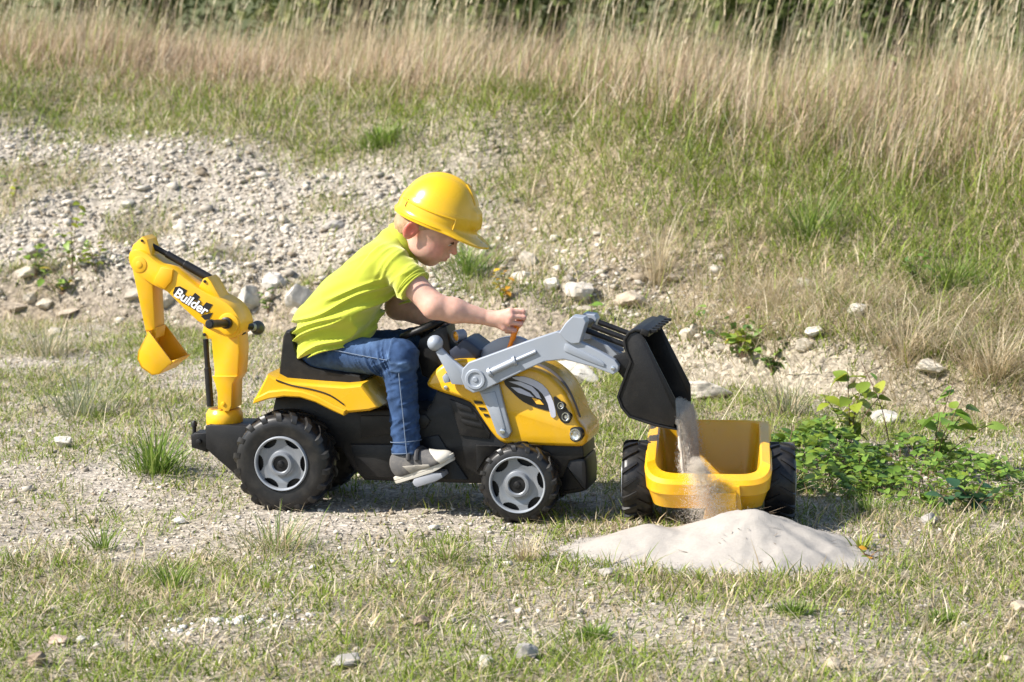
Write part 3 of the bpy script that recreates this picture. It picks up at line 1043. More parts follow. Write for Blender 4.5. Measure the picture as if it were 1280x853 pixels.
tv, tf = text_mesh('lettering', 'Builder', 1, 0.025, 0, 0, None, None)
ov, of_ = text_mesh('lettering_outline', 'Builder', 1, 0.075, 0, 0, None, None)
x0, x1 = tv[:, 0].min(), tv[:, 0].max()
sc_ = wlen / (x1 - x0)
for nm, v, f, yo, m in (('lettering_outline', ov, of_, -.0022, BST), ('lettering', tv, tf, -.0032, WHI)):
    q = (v[:, :2] - [x0, 0]) * sc_
    X = pA[0] + q[:, 0] * math.cos(ang) - q[:, 1] * math.sin(ang)
    Z = pA[2] + q[:, 0] * math.sin(ang) + q[:, 1] * math.cos(ang)
    mk(nm, np.stack([X, np.full(len(X), yb + yo), Z], 1), f, m, boom, 0)
for P in ([(216, 367), (219, 359), (225, 358), (234, 363), (229, 371)], [(239, 372), (244, 366), (250, 371), (246, 377)], [(253, 384), (258, 378), (266, 381), (262, 387), (256, 389)], [(251, 395), (258, 393), (266, 391), (262, 399), (256, 400)]):
    prism('sticker_bar', LP(P, yb), yb - .0012, yb + .003, BST, boom, 0)

# ============================================================ TRAILER
TRO = np.array([0.565, 0.0, 0.0])


def Wp(u, v, y):
    """point on the upright plane at world depth y"""
    r = ray(u, v)
    t = (y - CAM[1]) / r[1]
    return CAM + r * t


trc = 0.5 * (Wp(799, 653, -.06) + Wp(973, 652, -.06))
TRX, TRY = float(trc[0]), -0.04
trailer = empty('toy_trailer', (TRX, TRY, 0), R(-5))
tag(trailer, 'yellow two-wheeled toy tipping trailer behind the sand pile', 'toy trailer')
for s in (-1, 1):
    e = wheel('wheel', np.array([0, 0, 0.0]), 0.112, 0.086, 0.06, trailer, 16, s, 6, 0.3 * s)
    e.location = (s * 0.198, 0, 0.110)
    e.rotation_euler = (0, 0.4, R(-90))
tube('axle', [(-0.16, 0, .11), (0.16, 0, .11)], .012, BLK, trailer)
# tub: rings of (x, y, z) lofted from outer skirt over the flange down to the floor
def tub_ring(hx, yf, yb_, zf, zb, rad, n=9, drop=0.0):
    pts = []
    for cx, cy, a0 in ((hx - rad, yb_ - rad * .35, 0), (-hx + rad, yb_ - rad * .35, 90), (-hx + rad, yf + rad, 180), (hx - rad, yf + rad, 270)):
        for k in range(n):
            a = R(a0 + 90 * k / (n - 1))
            ry = rad if a0 >= 180 else rad * .35
            pts.append([cx + rad * math.cos(a), cy + ry * math.sin(a)])
    pts = np.array(pts)
    t = np.clip((pts[:, 1] - yf) / (yb_ - yf), 0, 1)
    z = zf + (zb - zf) * sstep(0.0, 0.42, t) * 0.78 + (zb - zf) * 0.22 * t
    return np.column_stack([pts, z])


R0 = tub_ring(0.150, -0.235, 0.185, 0.078, 0.085, 0.07)
R1 = tub_ring(0.165, -0.262, 0.195, 0.118, 0.150, 0.08)
R2 = tub_ring(0.169, -0.268, 0.198, 0.121, 0.155, 0.082)
R3 = tub_ring(0.174, -0.272, 0.200, 0.150, 0.240, 0.085)
R4 = tub_ring(0.168, -0.262, 0.196, 0.162, 0.250, 0.082)
R5 = tub_ring(0.146, -0.222, 0.180, 0.172, 0.252, 0.068)
R6 = tub_ring(0.141, -0.216, 0.176, 0.168, 0.247, 0.066)
R7 = tub_ring(0.124, -0.180, 0.150, 0.092, 0.094, 0.05)
rings = [R0, R1, R2, R3, R4, R5, R6, R7]
n_ = len(R0)
bm = bmesh.new()
bv = [[bm.verts.new(p) for p in rg] for rg in rings]
for a in range(len(rings) - 1):
    for i in range(n_):
        j = (i + 1) % n_
        bm.faces.new([bv[a][i], bv[a][j], bv[a + 1][j], bv[a + 1][i]])
bm.faces.new(bv[0][::-1])
bm.faces.new(bv[-1])
tub = mkbm('tub', bm, YEL3, trailer, 28)
# draw bar block below the front lip
mk('drawbar', [(.005, -.29, .150), (.085, -.29, .150), (.085, -.20, .150), (.005, -.20, .150), (-.015, -.30, .012), (.100, -.30, .012), (.100, -.18, .03), (-.015, -.18, .03)], [(3, 2, 1, 0), (4, 5, 6, 7), (0, 1, 5, 4), (1, 2, 6, 5), (2, 3, 7, 6), (3, 0, 4, 7)], YEL3, trailer, 0)
mk('drawbar_plate', *boxgeo((.043, -.297, .085), (.066, .012, .10)), YEL3, trailer, 0)
mk('drawbar_foot', *boxgeo((.045, -.32, .020), (.15, .10, .022)), YEL3, trailer, 0)
for s in (-1, 1):
    mk('axle_bracket', *boxgeo((s * .10, 0, .098), (.02, .07, .05)), YEL3, trailer, 0)
# sand lying in the tub
gx_, gy_ = np.meshgrid(np.linspace(-.12, .12, 40), np.linspace(-.175, .14, 40), indexing='ij')
hz = 0.094 + 0.045 * np.exp(-((gx_ + .02) / .07) ** 2 - ((gy_ + .03) / .09) ** 2) + 0.003 * noise3(gx_ * 40, gy_ * 40, 0, 71)
SANDM = plastic('pale quartz sand', (0.35, 0.32, 0.285), 0.95, 0.14, 130, bump=0.7, bscale=330, spec=0.15)
I = np.arange(1600).reshape(40, 40)
Qs = np.stack([I[:-1, :-1].ravel(), I[1:, :-1].ravel(), I[1:, 1:].ravel(), I[:-1, 1:].ravel()], 1)
so = bulk('sand_in_trailer', np.stack([gx_.ravel(), gy_.ravel(), hz.ravel()], 1), Qs, SANDM, smooth=True)
so.location = (TRX, TRY, 0)
so.rotation_euler = (0, 0, R(-5))
tag(so, 'small heap of pale sand collecting inside the yellow trailer tub', 'sand', kind='stuff')

# ============================================================ SAND PILE
PK = Wp(943, 638, -0.46)
PX, PY, PH = float(PK[0]), -0.46, float(PK[2])
sx = np.arange(-0.68, 0.56, 0.008)
sy = np.arange(-0.46, 0.40, 0.008)
SX, SY = np.meshgrid(sx, sy, indexing='ij')
wx, wy = SX + PX, SY + PY
wob = fbm(wx * 5, wy * 5, 81) * 0.035
rad = np.hypot(SX / 1.0, SY / 0.92) + wob
main = PH - 0.0 - np.sqrt((rad * 0.39) ** 2 + 0.012 ** 2) + 0.012
lob = 0.066 - np.sqrt((np.hypot(SX + 0.27, (SY - 0.03) / 0.9) * 0.36 + wob * .3) ** 2 + 0.012 ** 2) + 0.012
ap = 0.026 - 0.085 * np.hypot((SX + 0.07) / 1.15, (SY + 0.03) / 0.85) - wob * .25
tail = 0.010 - 0.10 * np.hypot((SX + 0.40) / 1.1, SY + 0.02) - wob * .2
tail2 = 0.010 - 0.12 * np.hypot((SX - 0.24) / 1.2, SY + 0.08) - wob * .2


def smax(a, b, k):
    h = np.clip(0.5 + 0.5 * (a - b) / k, 0, 1)
    return b * (1 - h) + a * h + k * h * (1 - h)


sh = smax(smax(smax(main, lob, .02), ap, .02), smax(tail, tail2, .01), .012)
_az = np.arctan2(SY, SX)
sh = sh + .0035 * noise3(_az * 7, rad * 3, 0, 88) * sstep(.03, .12, rad) * sstep(0, .03, sh)
sh = sh + 0.005 * noise3(wx * 14, wy * 14, 0, 83) * sstep(0, .03, sh) + 0.0016 * noise3(wx * 45, wy * 45, 0, 84) + .0012 * noise3(wx * 90, wy * 90, 0, 85)
sh = np.maximum(sh, -0.03)
gz0 = height(wx, wy)
PZ = gz0 + sh
I = np.arange(sh.size).reshape(sh.shape)
keep = (np.maximum.reduce([sh[:-1, :-1], sh[1:, :-1], sh[1:, 1:], sh[:-1, 1:]]) > -0.012).ravel()
Qs = np.stack([I[:-1, :-1].ravel(), I[1:, :-1].ravel(), I[1:, 1:].ravel(), I[:-1, 1:].ravel()], 1)[keep]
Vp = np.stack([SX.ravel(), SY.ravel(), PZ.ravel()], 1)
used = np.unique(Qs)
remap = np.full(len(Vp), -1)
remap[used] = np.arange(len(used))
pile = bulk('sand_pile', Vp[used], remap[Qs], SANDM, smooth=True)
pile.location = (PX, PY, 0)
tag(pile, 'low pile of pale grey sand heaped on the ground before the trailer', 'sand pile')


def pile_h(x, y):
    i = np.clip(((x - PX) - sx[0]) / 0.008, 0, len(sx) - 1).astype(int)
    j = np.clip(((y - PY) - sy[0]) / 0.008, 0, len(sy) - 1).astype(int)
    ok = (x - PX > sx[0]) & (x - PX < sx[-1]) & (y - PY > sy[0]) & (y - PY < sy[-1])
    return np.where(ok, sh[i, j], -0.03)


# ============================================================ POURING SAND: loose grains falling from the bucket
TET = np.array([[1, 1, 1], [1, -1, -1], [-1, 1, -1], [-1, -1, 1]], float) / math.sqrt(3)
TETF = np.array([[0, 1, 2], [0, 3, 1], [0, 2, 3], [1, 3, 2]])


def grains(name, P, size, tintv, label, cat):
    n = len(P)
    q = rng.normal(size=(n, 4))
    q /= np.linalg.norm(q, axis=1)[:, None]
    w, x, y, z = q.T
    Rm = np.stack([1 - 2 * (y * y + z * z), 2 * (x * y - z * w), 2 * (x * z + y * w), 2 * (x * y + z * w), 1 - 2 * (x * x + z * z), 2 * (y * z - x * w), 2 * (x * z - y * w), 2 * (y * z + x * w), 1 - 2 * (x * x + y * y)], 1).reshape(n, 3, 3)
    V = np.einsum('nij,kj->nki', Rm, TET) * size[:, None, None] + P[:, None, :]
    T = TETF[None] + 4 * np.arange(n)[:, None, None]
    o = bulk(name, V.reshape(-1, 3), T.reshape(-1, 3), attr_mat('sand grain', 0.85, 0, 0.1, 30), np.repeat(tintv, 4, 0))
    return tag(o, label, cat, kind='stuff')


def wl_(p):
    return TO + RL @ p


lip = L(843, 531, BY0)
# the body of the stream: strands of sand sliding off the lip, thinning as they drop
r2 = np.random.default_rng(5)
geo = []
for i in range(17):
    a = (i + .5) / 17 + r2.normal(0, .012)
    vx = 0.11 + 0.06 * math.sin(a * 13 + 1) + .02 * r2.normal()
    pts, rad_ = [], []
    tend = r2.uniform(.15, .20)
    for t in np.linspace(-.035, tend, 22):
        q = max(t, 0)
        pts.append([lip[0] + vx * q + min(t, 0) * 1.1 + .004 + .0015 * r2.normal(), BY0 + .008 + a * (BY1 - BY0 - .030) + .0012 * r2.normal(), lip[2] + .010 - min(t, 0) * .55 - 4.9 * q * q - .3 * q])
        rad_.append((.0080 * (1 - .55 * max(t, 0) / tend)) * r2.uniform(.7, 1.2))
    rad_[-1] = .001
    geo.append(tube_geo(np.array(pts), rad_, 7))
Vq, Fq = join_geo(geo)
Vq = TO + np.array(Vq) @ RL.T
POUR = plastic('brightened pouring sand', (0.62, 0.56, 0.485), 0.95, 0.12, 90, bump=1.0, bscale=600, spec=.1)  # lighter than the pile's sand, offsetting the shade under the bucket
tag(mk('pouring_sand', Vq, Fq, POUR, None, 180), 'core of the pale sand stream sliding off the black bucket lip', 'sand', kind='stuff')
n = 46000
a = np.clip(np.where(rng.random(n) < .5, (rng.integers(0, 17, n) + .5) / 17 + rng.normal(0, .016, n), rng.random(n)), 0, 1)
t = -0.03 + rng.random(n) * 0.225
tt = np.clip(t, 0, 1)
vx = 0.12 + 0.06 * np.sin(a * 13 + 1) + 0.06 * rng.normal(size=n)
P = np.column_stack([lip[0] + vx * tt + np.minimum(t, 0) * 1.1 + .014 * rng.random(n), BY0 + .008 + a * (BY1 - BY0 - .035) + rng.normal(0, .003, n), lip[2] + .010 + np.minimum(t, 0) * -.55 - 4.9 * tt * tt - .3 * tt + rng.random(n) * .014])
P = TO + P @ RL.T
ok = P[:, 2] > 0.10
c = np.array([0.70, 0.635, 0.55]) * (0.8 + 0.4 * rng.random((n, 1)))  # grain colour lifted to stand in for sunlight the bucket blocks
grains('falling_sand', P[ok], (0.0008 + 0.0007 * rng.random(n))[ok], c[ok], 'loose grains round the pale sand stream falling from the loader bucket', 'sand')
# fine spill over the front lip of the trailer down to the pile
n = 24000
t = rng.random(n)
P = wl_(L(868, 585, -.05))[None] + np.stack([0.055 * t + rng.normal(0, 1, n) * (.010 + .030 * t), -0.30 * np.ones(n) + rng.normal(0, .012, n) + 0.02 * t, 0.03 - 0.17 * t + rng.normal(0, .006, n)], 1)
P[:, 1] = -0.345 + rng.normal(0, .015, n)
ok = P[:, 2] > 0.02
c = np.array([0.68, 0.61, 0.52]) * (0.8 + 0.4 * rng.random((n, 1)))  # spill colour lightened like the stream, against the shade it falls through
grains('spilled_sand', P[ok], (0.0006 + 0.0004 * rng.random(n))[ok], c[ok], 'thin veil of spilled sand grains falling past the front of the trailer', 'sand')

# loose grains thinning out round the foot of the pile
n = 60000
x = PX + rng.uniform(-.68, .52, n)
y = PY + rng.uniform(-.42, .36, n)
ph = pile_h(x, y)
k = (ph < .012) & (rng.random(n) < np.exp((ph - .004) / .008)) & (ph > -.029)
k &= rng.random(n) < .35
x, y, ph = x[k], y[k], ph[k]
P = np.column_stack([x, y, height(x, y) + np.maximum(ph, 0) + .001])
grains('scattered_sand', P, .0010 + .0016 * rng.random(len(x)) ** 2, np.array([0.40, 0.37, 0.33]) * (.7 + .5 * rng.random((len(x), 1))), 'loose sand grains strewn round the foot of the pile', 'sand')

# ============================================================ THE CHILD
SEATP = L(410, 466, 0.20)
person = empty('person', TO + RL @ SEATP, TYAW)
OFF[person.name] = SEATP
tag(person, 'child in lime polo shirt and jeans sitting on the toy tractor, hand on the lever', 'person')

SKIN = attr_mat('skin', 0.5, 0, 0.12, 55, 0.05, 500, 0.35, 0.001)
_b = SKIN.node_tree.nodes['Principled BSDF']
_b.inputs['Subsurface Weight'].default_value = 0.25
_b.inputs['Subsurface Radius'].default_value = (0.014, 0.004, 0.002)
_b.inputs['Subsurface Scale'].default_value = 1.0
SHIRT = plastic('lime pique cotton', (0.43, 0.475, 0.045), 0.85, 0.06, 30, bump=0.35, bscale=900, spec=0.15)
SHIRT.node_tree.nodes['Principled BSDF'].inputs['Sheen Weight'].default_value = 0.6
SHIRT.node_tree.nodes['Principled BSDF'].inputs['Sheen Roughness'].default_value = 0.45
SHIRT.node_tree.nodes['Principled BSDF'].inputs['Sheen Tint'].default_value = (1.0, 0.92, 0.70, 1)
HAIR = plastic('fair hair', (0.36, 0.23, 0.12), 0.6, 0.3, 90, bump=0.8, bscale=350)

Hc = L(537, 282, 0.20)
hp = R(35)
hf = np.array([math.cos(hp), 0, -math.sin(hp)])
hu = np.array([math.sin(hp), 0, math.cos(hp)])
hl_ = np.array([0, 1.0, 0])
HAX = [hf, hl_, hu]


def H(f, l, u):
    return Hc + hf * f + hl_ * l + hu * u


S1, E1, W1 = L(494, 333, .105), L(543, 383, .066), L(612, 398, .112)
S2, E2, W2 = L(503, 330, .295), L(497, 384, .345), L(545, 403, .285)
K1, K2 = L(499, 447, .09), L(525, 431, .325)          # knees
A1, A2 = L(509, 566, .07), L(537, 560, .35)           # ankles

b = Body((L(372, 440, .2)[0] - .06, -0.03, L(500, 612, .07)[2] - .02), (L(662, 400, .1)[0] + .02, 0.43, H(0, 0, .13)[2] + .02), 0.0031)
b.ell(H(-.004, 0, .012), (.088, .072, .082), HAX, .01)
b.ell(H(.030, 0, -.035), (.056, .055, .062), HAX, .03)
b.ell(H(.050, 0, -.076), (.026, .028, .020), HAX, .025)
for s in (-1, 1):
    b.ell(H(.052, s * .031, -.045), (.028, .026, .028), HAX, .022)
    b.ell(H(.020, s * .045, -.062), (.030, .014, .018), HAX, .025)
b.cap(H(.080, -.028, .014), H(.080, .028, .014), .011, k=.02)
for s in (-1, 1):
    b.ell(H(.094, s * .027, .001), (.012, .014, .010), HAX, .010, 'sub')
    b.ell(H(.076, s * .027, .001), (.011, .012, .011), HAX, .003)
b.cap(H(.086, 0, .002), H(.102, 0, -.020), .006, .0085, k=.010)
for s in (-1, 1):
    b.ell(H(.092, s * .008, -.023), (.007, .006, .006), HAX, .006)
b.ell(H(.082, 0, -.047), (.014, .022, .014), HAX, .012)
b.ell(H(.092, 0, -.043), (.008, .015, .0055), HAX, .006)
b.ell(H(.089, 0, -.053), (.008, .013, .006), HAX, .006)
b.cap(H(.101, -.016, -.048), H(.101, .016, -.048), .0035, k=.004, op='sub')
for s in (-1, 1):
    ea = [hf * .92 + hl_ * s * -.38, hl_ * .92 + hf * .38 * s, hu]
    b.ell(H(-.024, s * .080, -.024), (.021, .0055, .030), ea, .006)
    b.ell(H(-.020, s * .0875, -.021), (.013, .007, .020), ea, .003, 'sub')
    b.ell(H(-.016, s * .076, -.030), (.006, .006, .008), HAX, .005)
b.cap(H(-.030, 0, -.055), L(490, 316, .20), .042, .050, .02)
# torso under the shirt, arms
for d in (.15, .25):
    b.cap(L(408, 415, d), L(466, 342, d), .060, .058, .04)
b.cap(L(486, 326, .14), L(488, 324, .26), .040, k=.03)
b.cap(S1, E1, .040, .0345, .03)
b.cap(E1, E1 + (W1 - E1) * .35, .0325, .0325, .02)
b.cap(E1 + (W1 - E1) * .35, W1, .0325, .0205, .02)
b.cap(S2, E2, .039, .034, .03)
b.cap(E2, W2, .034, .021, .02)
# near hand, fist round the upright grip seen from its back
kn = [L(638, 389, .108), L(639, 396, .102), L(636, 403, .102), L(630, 410, .106)]
for q in kn:
    b.cap(W1 + (q - W1) * .05, q, .0150, .0095, .012)
pip = [L(654, 390, .122), L(655, 397, .117), L(651, 405, .116), L(643, 413, .118)]
tipp = [L(652, 394, .146), L(653, 401, .145), L(648, 408, .144), L(640, 415, .141)]
end = [L(642, 395, .150), L(643, 402, .150), L(639, 409, .149), L(633, 415, .146)]
for q, p_, t_, e_ in zip(kn, pip, tipp, end):
    b.cap(q, p_, .0078, .0070, .004)
    b.cap(p_, t_, .0070, .0065, .003)
    b.cap(t_, e_, .0064, .0055, .003)
b.cap(W1 + np.array([.006, .012, 0]), L(632, 393, .145), .0115, .0088, .010)
b.cap(L(632, 393, .145), L(645, 388, .152), .0085, .0068, .005)
b.cap(L(645, 388, .152), L(653, 388, .140), .0066, .0056, .003)
# far hand closed over the steering wheel rim
k2 = [L(553 + 1.5 * i, 399 + i, .262 + .014 * i) for i in range(4)]
for q in k2:
    b.cap(W2, q, .0145, .0095, .012)
    p_ = q + np.array([.018, -.004, -.006])
    b.cap(q, p_, .0078, .0070, .004)
    t_ = p_ + np.array([.002, -.002, -.018])
    b.cap(p_, t_, .0070, .0062, .003)
    b.cap(t_, t_ + np.array([-.014, 0, -.004]), .0062, .0055, .003)
b.cap(W2, k2[0] + np.array([-.006, -.016, -.012]), .0115, .0085, .01)
b.cap(k2[0] + np.array([-.006, -.016, -.012]), k2[0] + np.array([.010, -.018, -.014]), .0082, .0065, .005)
# legs inside the trousers and ankles
hip1, hip2 = L(412, 442, .135), L(424, 437, .265)
b.cap(L(408, 430, .16), L(408, 430, .24), .06, k=.04)
b.cap(hip1, K1, .046, .036, .03)
b.cap(K1, A1, .034, .024, .02)
b.cap(A1, L(516, 586, .07), .024, .024, .02)
b.cap(hip2, K2, .046, .036, .03)
b.cap(K2, A2, .034, .024, .02)
b.cap(A2, A2 + np.array([.02, 0, -.04]), .024, .024, .02)
body = b.mesh('body', SKIN, person)
pv = np.empty(len(body.data.vertices) * 3, np.float32)
body.data.vertices.foreach_get('co', pv)
pv = pv.reshape(-1, 3) + SEATP
tn = np.tile(np.array([0.58, 0.345, 0.265]), (len(pv), 1))


def flush_glow(c, r_, col):
    global tn
    w = np.exp(-(np.linalg.norm(pv - c, axis=1) / r_) ** 4)[:, None]
    tn = tn * (1 - w) + np.array(col) * w


for s in (-1, 1):
    flush_glow(H(.058, s * .045, -.035), .028, (.60, .29, .23))
    flush_glow(H(-.026, s * .084, -.024), .030, (.62, .17, .12))  # ear tint also paints in the red of sun shining through
flush_glow(H(.095, 0, -.048), .013, (.52, .20, .17))
flush_glow(H(.102, 0, -.020), .014, (.60, .29, .22))
for q in kn + pip:
    flush_glow(q, .012, (.62, .32, .25))
at_ = body.data.attributes.new('tint', 'FLOAT_COLOR', 'POINT')
at_.data.foreach_set('color', np.column_stack([tn, np.ones(len(tn))]).astype(np.float32).ravel())

# eyes, brows
for s in (-1, 1):
    lathe('eye', ball(.0108), H(.0765, s * .027, .000), (0, 0, 1), plastic('eye white', (0.75, 0.72, 0.70), 0.15, 0.02), person, 20)
    lathe('iris', [(0, .0112), (.0035, .0111), (.0050, .0102)], H(.0765, s * .027, .000), hf * .85 - hu * .5 + hl_ * s * .1, plastic('iris', (0.05, 0.07, 0.10), 0.15, 0.1), person, 16)
    lid = [H(.0795, s * .027, 0) + .0118 * (hf * math.cos(a) * .93 + hl_ * math.sin(a) + hu * .32) for a in np.linspace(-1.0, 1.0, 9)]
    tube('eyelashes', lid, .0022, plastic('lash', (0.09, 0.05, 0.03), 0.6), person, 6)
    brow = [H(.091 - .16 * (abs(x) - .012) ** 1, s * (.014 + x), .017 + .05 * x) for x in np.linspace(0.0, .030, 6)]
    tube('eyebrow', brow, [.0012, .002, .0022, .002, .0018, .001], HAIR, person, 6)
# hair below the helmet
hb = Body(H(0, 0, 0) - .13, H(0, 0, 0) + .13, 0.003)
hb.ell(H(-.006, 0, .010), (.0925, .0765, .086), HAX, .001)
hb.ell(H(-.045, 0, -.030), (.048, .062, .048), HAX, .02)
hb.cut(H(.030, 0, 0), hf)
hb.cut(H(0, 0, -.068), -hu - hf * .15)
hb.cut(H(-.002, 0, -.012), hf * .80 - hu * .75)
hb.displace(lambda p: .0022 * noise3(p[:, 0] * 150, p[:, 1] * 150, p[:, 2] * 60, 90))
hair = hb.mesh('hair', HAIR, person)

# shirt
lo = np.array([L(365, 440, .2)[0] - .03, 0.02, L(400, 450, .1)[2] - .02])
hi = np.array([L(545, 360, .1)[0] + .02, 0.38, L(500, 268, .2)[2] + .02])
sh_ = Body(lo, hi, 0.0034)
for d in (.147, .200, .253):
    sh_.cap(L(407, 410, d), L(432, 380, d), .083, .085, .03)
    sh_.cap(L(432, 380, d), L(466, 340, d), .085, .074, .03)
sh_.cap(L(405, 428, .142), L(405, 428, .258), .076, k=.03)
sh_.cap(L(430, 418, .150), L(430, 418, .250), .055, k=.04)
sh_.cap(L(480, 325, .132), L(482, 325, .268), .058, k=.035)
sh_.cap(L(492, 304, .185), L(492, 304, .215), .050, k=.03)
hemc = L(515, 363, .083)
hn = E1 - S1
sh_.cap(S1, S1 + (E1 - S1) * 1.0, .048, .0505, .022, clip=((hemc, hn),))
hem2 = S2 + (E2 - S2) * .62
sh_.cap(S2, E2, .048, .050, .022, clip=((hem2, E2 - S2),))
pa, pb = L(371, 441, .12), L(462, 421, .12)
hd = pb - pa
sh_.cut(pa, np.array([hd[2], 0, -hd[0]]))


def shirt_folds(p):
    a1 = np.array([math.cos(R(24)), math.sin(R(24))])      # lower back folds sweep up to the front
    q = p[:, 0] - L(400, 430, .1)[0]
    z = p[:, 2] - L(400, 430, .1)[2]
    al = q * a1[0] + z * a1[1]
    pe = -q * a1[1] + z * a1[0] + .015 * noise3(q * 9, p[:, 1] * 9, z * 9, 96)
    low = 1 - sstep(.05, .20, z - 0.25 * q)
    f = noise3(al * 5, pe * 42, p[:, 1] * 7, 91)
    f2 = noise3(al * 8, pe * 75, p[:, 1] * 12, 92)
    r = (1 - np.abs(f)) ** 3 * .021 + .004 * f2
    # pull lines round the sleeve and arm pit
    v = p - S1
    tt = np.clip((v @ (E1 - S1)) / ((E1 - S1) @ (E1 - S1)), -1, 2)
    dist = np.linalg.norm(v - tt[:, None] * (E1 - S1), axis=1)
    sl = np.exp(-(dist / .075) ** 2) * (tt > -.4)
    g = (1 - np.abs(noise3(tt * 9 + 2.5 * p[:, 2] * 3, p[:, 1] * 16, p[:, 2] * 6, 93))) ** 2
    wide = .0025 * noise3(p[:, 0] * 18, p[:, 1] * 18, p[:, 2] * 18, 94)
    return -(r * (0.12 + .88 * low) * (1 - .8 * sl) + sl * .009 * g + wide) + .004


sh_.displace(shirt_folds)
shirt = sh_.mesh('shirt', SHIRT, person)
# sleeve hem band
hn_ = hn / np.linalg.norm(hn)
ax1 = np.cross(hn_, [0, 1, 0])
ax1 /= np.linalg.norm(ax1)
ax2 = np.cross(hn_, ax1)
for off in (-.002, -.017):
    ringp = [hemc + (S1 + hn_ * ((hemc - S1) @ hn_) - hemc) + hn_ * off + (.0508 if off > -.01 else .0497) * (ax1 * math.cos(a) + ax2 * math.sin(a)) for a in np.linspace(0, 2 * math.pi, 40)]
    tube('sleeve_hem', ringp, .0022, SHIRT, shirt, 6)
# sleeve seam line
seam = [S1 + .056 * (hn_ * -.25 + ax1 * math.cos(a) * .85 + np.array([0, -1, 0]) * abs(math.sin(a)) * .93) for a in np.linspace(-.5, math.pi + .3, 24)]
# collar
cc = L(506, 301, .20)
cax = np.array([.84, 0, .54])
cax /= np.linalg.norm(cax)
cb = np.array([cax[2], 0, -cax[0]])
V_, F_ = [], []
n1 = 44
prof = [(.0545, -.012), (.0515, .006), (.0500, .016), (.0525, .021), (.0570, .018), (.0605, .006), (.0640, -.010), (.0625, -.0115), (.058, -.004)]
for (r_, al) in prof:
    for k in range(n1):
        a = 2 * math.pi * k / n1
        fr = sstep(.75, 1.0, math.cos(a))
        rr = r_ + (.006 * fr if r_ > .055 else 0)
        wv_ = .0015 * math.sin(5 * a)
        V_.append(cc + cax * (al - .012 * fr * (r_ > .055) + wv_) + (cb * math.cos(a) * .98 + np.array([0, 1, 0]) * math.sin(a) * .95) * rr)
for i in range(len(prof) - 1):
    for k in range(n1):
        k2_ = (k + 1) % n1
        F_.append((i * n1 + k, i * n1 + k2_, (i + 1) * n1 + k2_, (i + 1) * n1 + k))
mk('collar', V_, F_, SHIRT, person, 60)

# jeans
DENIM = attr_mat('denim', 0.85, 0, 0.30, 45, 0.6, 380, 0.15, 0.0015)
lo = np.array([L(368, 440, .2)[0] - .03, -0.02, A1[2] - .03])
hi = np.array([L(555, 430, .3)[0] + .03, 0.42, L(400, 400, .2)[2] + .03])
j = Body(lo, hi, 0.0033)
j.ell(L(404, 440, .2), (.078, .118, .060), None, .02)
j.cap(hip1, K1, .060, .0515, .025)
j.cap(K1, A1, .0505, .0415, .012, clip=((A1, A1 - K1),))
j.cap(hip2, K2, .058, .050, .025)
j.cap(K2, A2, .048, .040, .012, clip=((A2, A2 - K2),))


def jean_folds(p):
    def lim(a, c):
        v = p - a
        d = c - a
        t = np.clip((v @ d) / (d @ d), 0, 1)
        return t, np.linalg.norm(v - t[:, None] * d, axis=1)
    r = 0.0
    for hip, kn_, an in ((hip1, K1, A1), (hip2, K2, A2)):
        t, d = lim(hip, kn_)
        w = np.exp(-(d / .07) ** 4)
        ph = t * 24 + 2.0 * (p[:, 2] - kn_[2]) / .05
        f = (1 - np.abs(noise3(ph, p[:, 1] * 13, p[:, 2] * 9, 101))) ** 3
        r = r + w * f * .0135 * (.15 + .85 * sstep(.35, .95, t)) * (1 - .5 * sstep(.0, .05, p[:, 2] - kn_[2]))
        t, d = lim(kn_, an)
        w2 = np.exp(-(d / .06) ** 4)
        f = (1 - np.abs(noise3(t * 18 + 1.3 * (p[:, 0] - kn_[0]) / .05, p[:, 1] * 14, p[:, 0] * 14, 102))) ** 3
        r = r + w2 * f * (.0065 + .007 * np.exp(-(t / .14) ** 2) + .006 * sstep(.70, 1, t))
    return -r + .005 + .0012 * noise3(p[:, 0] * 60, p[:, 1] * 60, p[:, 2] * 60, 103)


j.displace(jean_folds)
jeans = j.mesh('jeans', DENIM, person)
jv = np.empty(len(jeans.data.vertices) * 3, np.float32)
jeans.data.vertices.foreach_get('co', jv)
jv = jv.reshape(-1, 3) + SEATP
fade = np.clip(-jean_folds(jv) / .010, 0, 1)[:, None] ** 1.5     # indigo worn off the ridges of the creases
fade = np.clip(fade + .35 * np.exp(-(np.linalg.norm(jv - (hip1 * .45 + K1 * .55) - [0, 0, .05], axis=1) / .06) ** 2)[:, None], 0, 1)
jt = np.array([0.030, 0.060, 0.135]) * (1 - fade) + np.array([0.150, 0.235, 0.38]) * fade
ja = jeans.data.attributes.new('tint', 'FLOAT_COLOR', 'POINT')
ja.data.foreach_set('color', np.column_stack([jt, np.ones(len(jt))]).astype(np.float32).ravel())
THREAD = plastic('pale thread', (0.13, 0.17, 0.24), 0.8, 0.1)
# outer seam and turned cuff


def limb_line(a, c, ra, rc, ang0, ang1, t0, t1, nstep=24):
    d = (c - a) / np.linalg.norm(c - a)
    e1 = np.cross(d, [0, 1, 0])
    e1 /= np.linalg.norm(e1)
    e2 = np.array([0, -1.0, 0])
    out = []
    for i in range(nstep + 1):
        q = i / nstep
        t = t0 + (t1 - t0) * q
        an = ang0 + (ang1 - ang0) * q
        out.append(a + (c - a) * t + (ra + (rc - ra) * t + .0015) * (e1 * math.sin(an) + e2 * math.cos(an)))
    return out


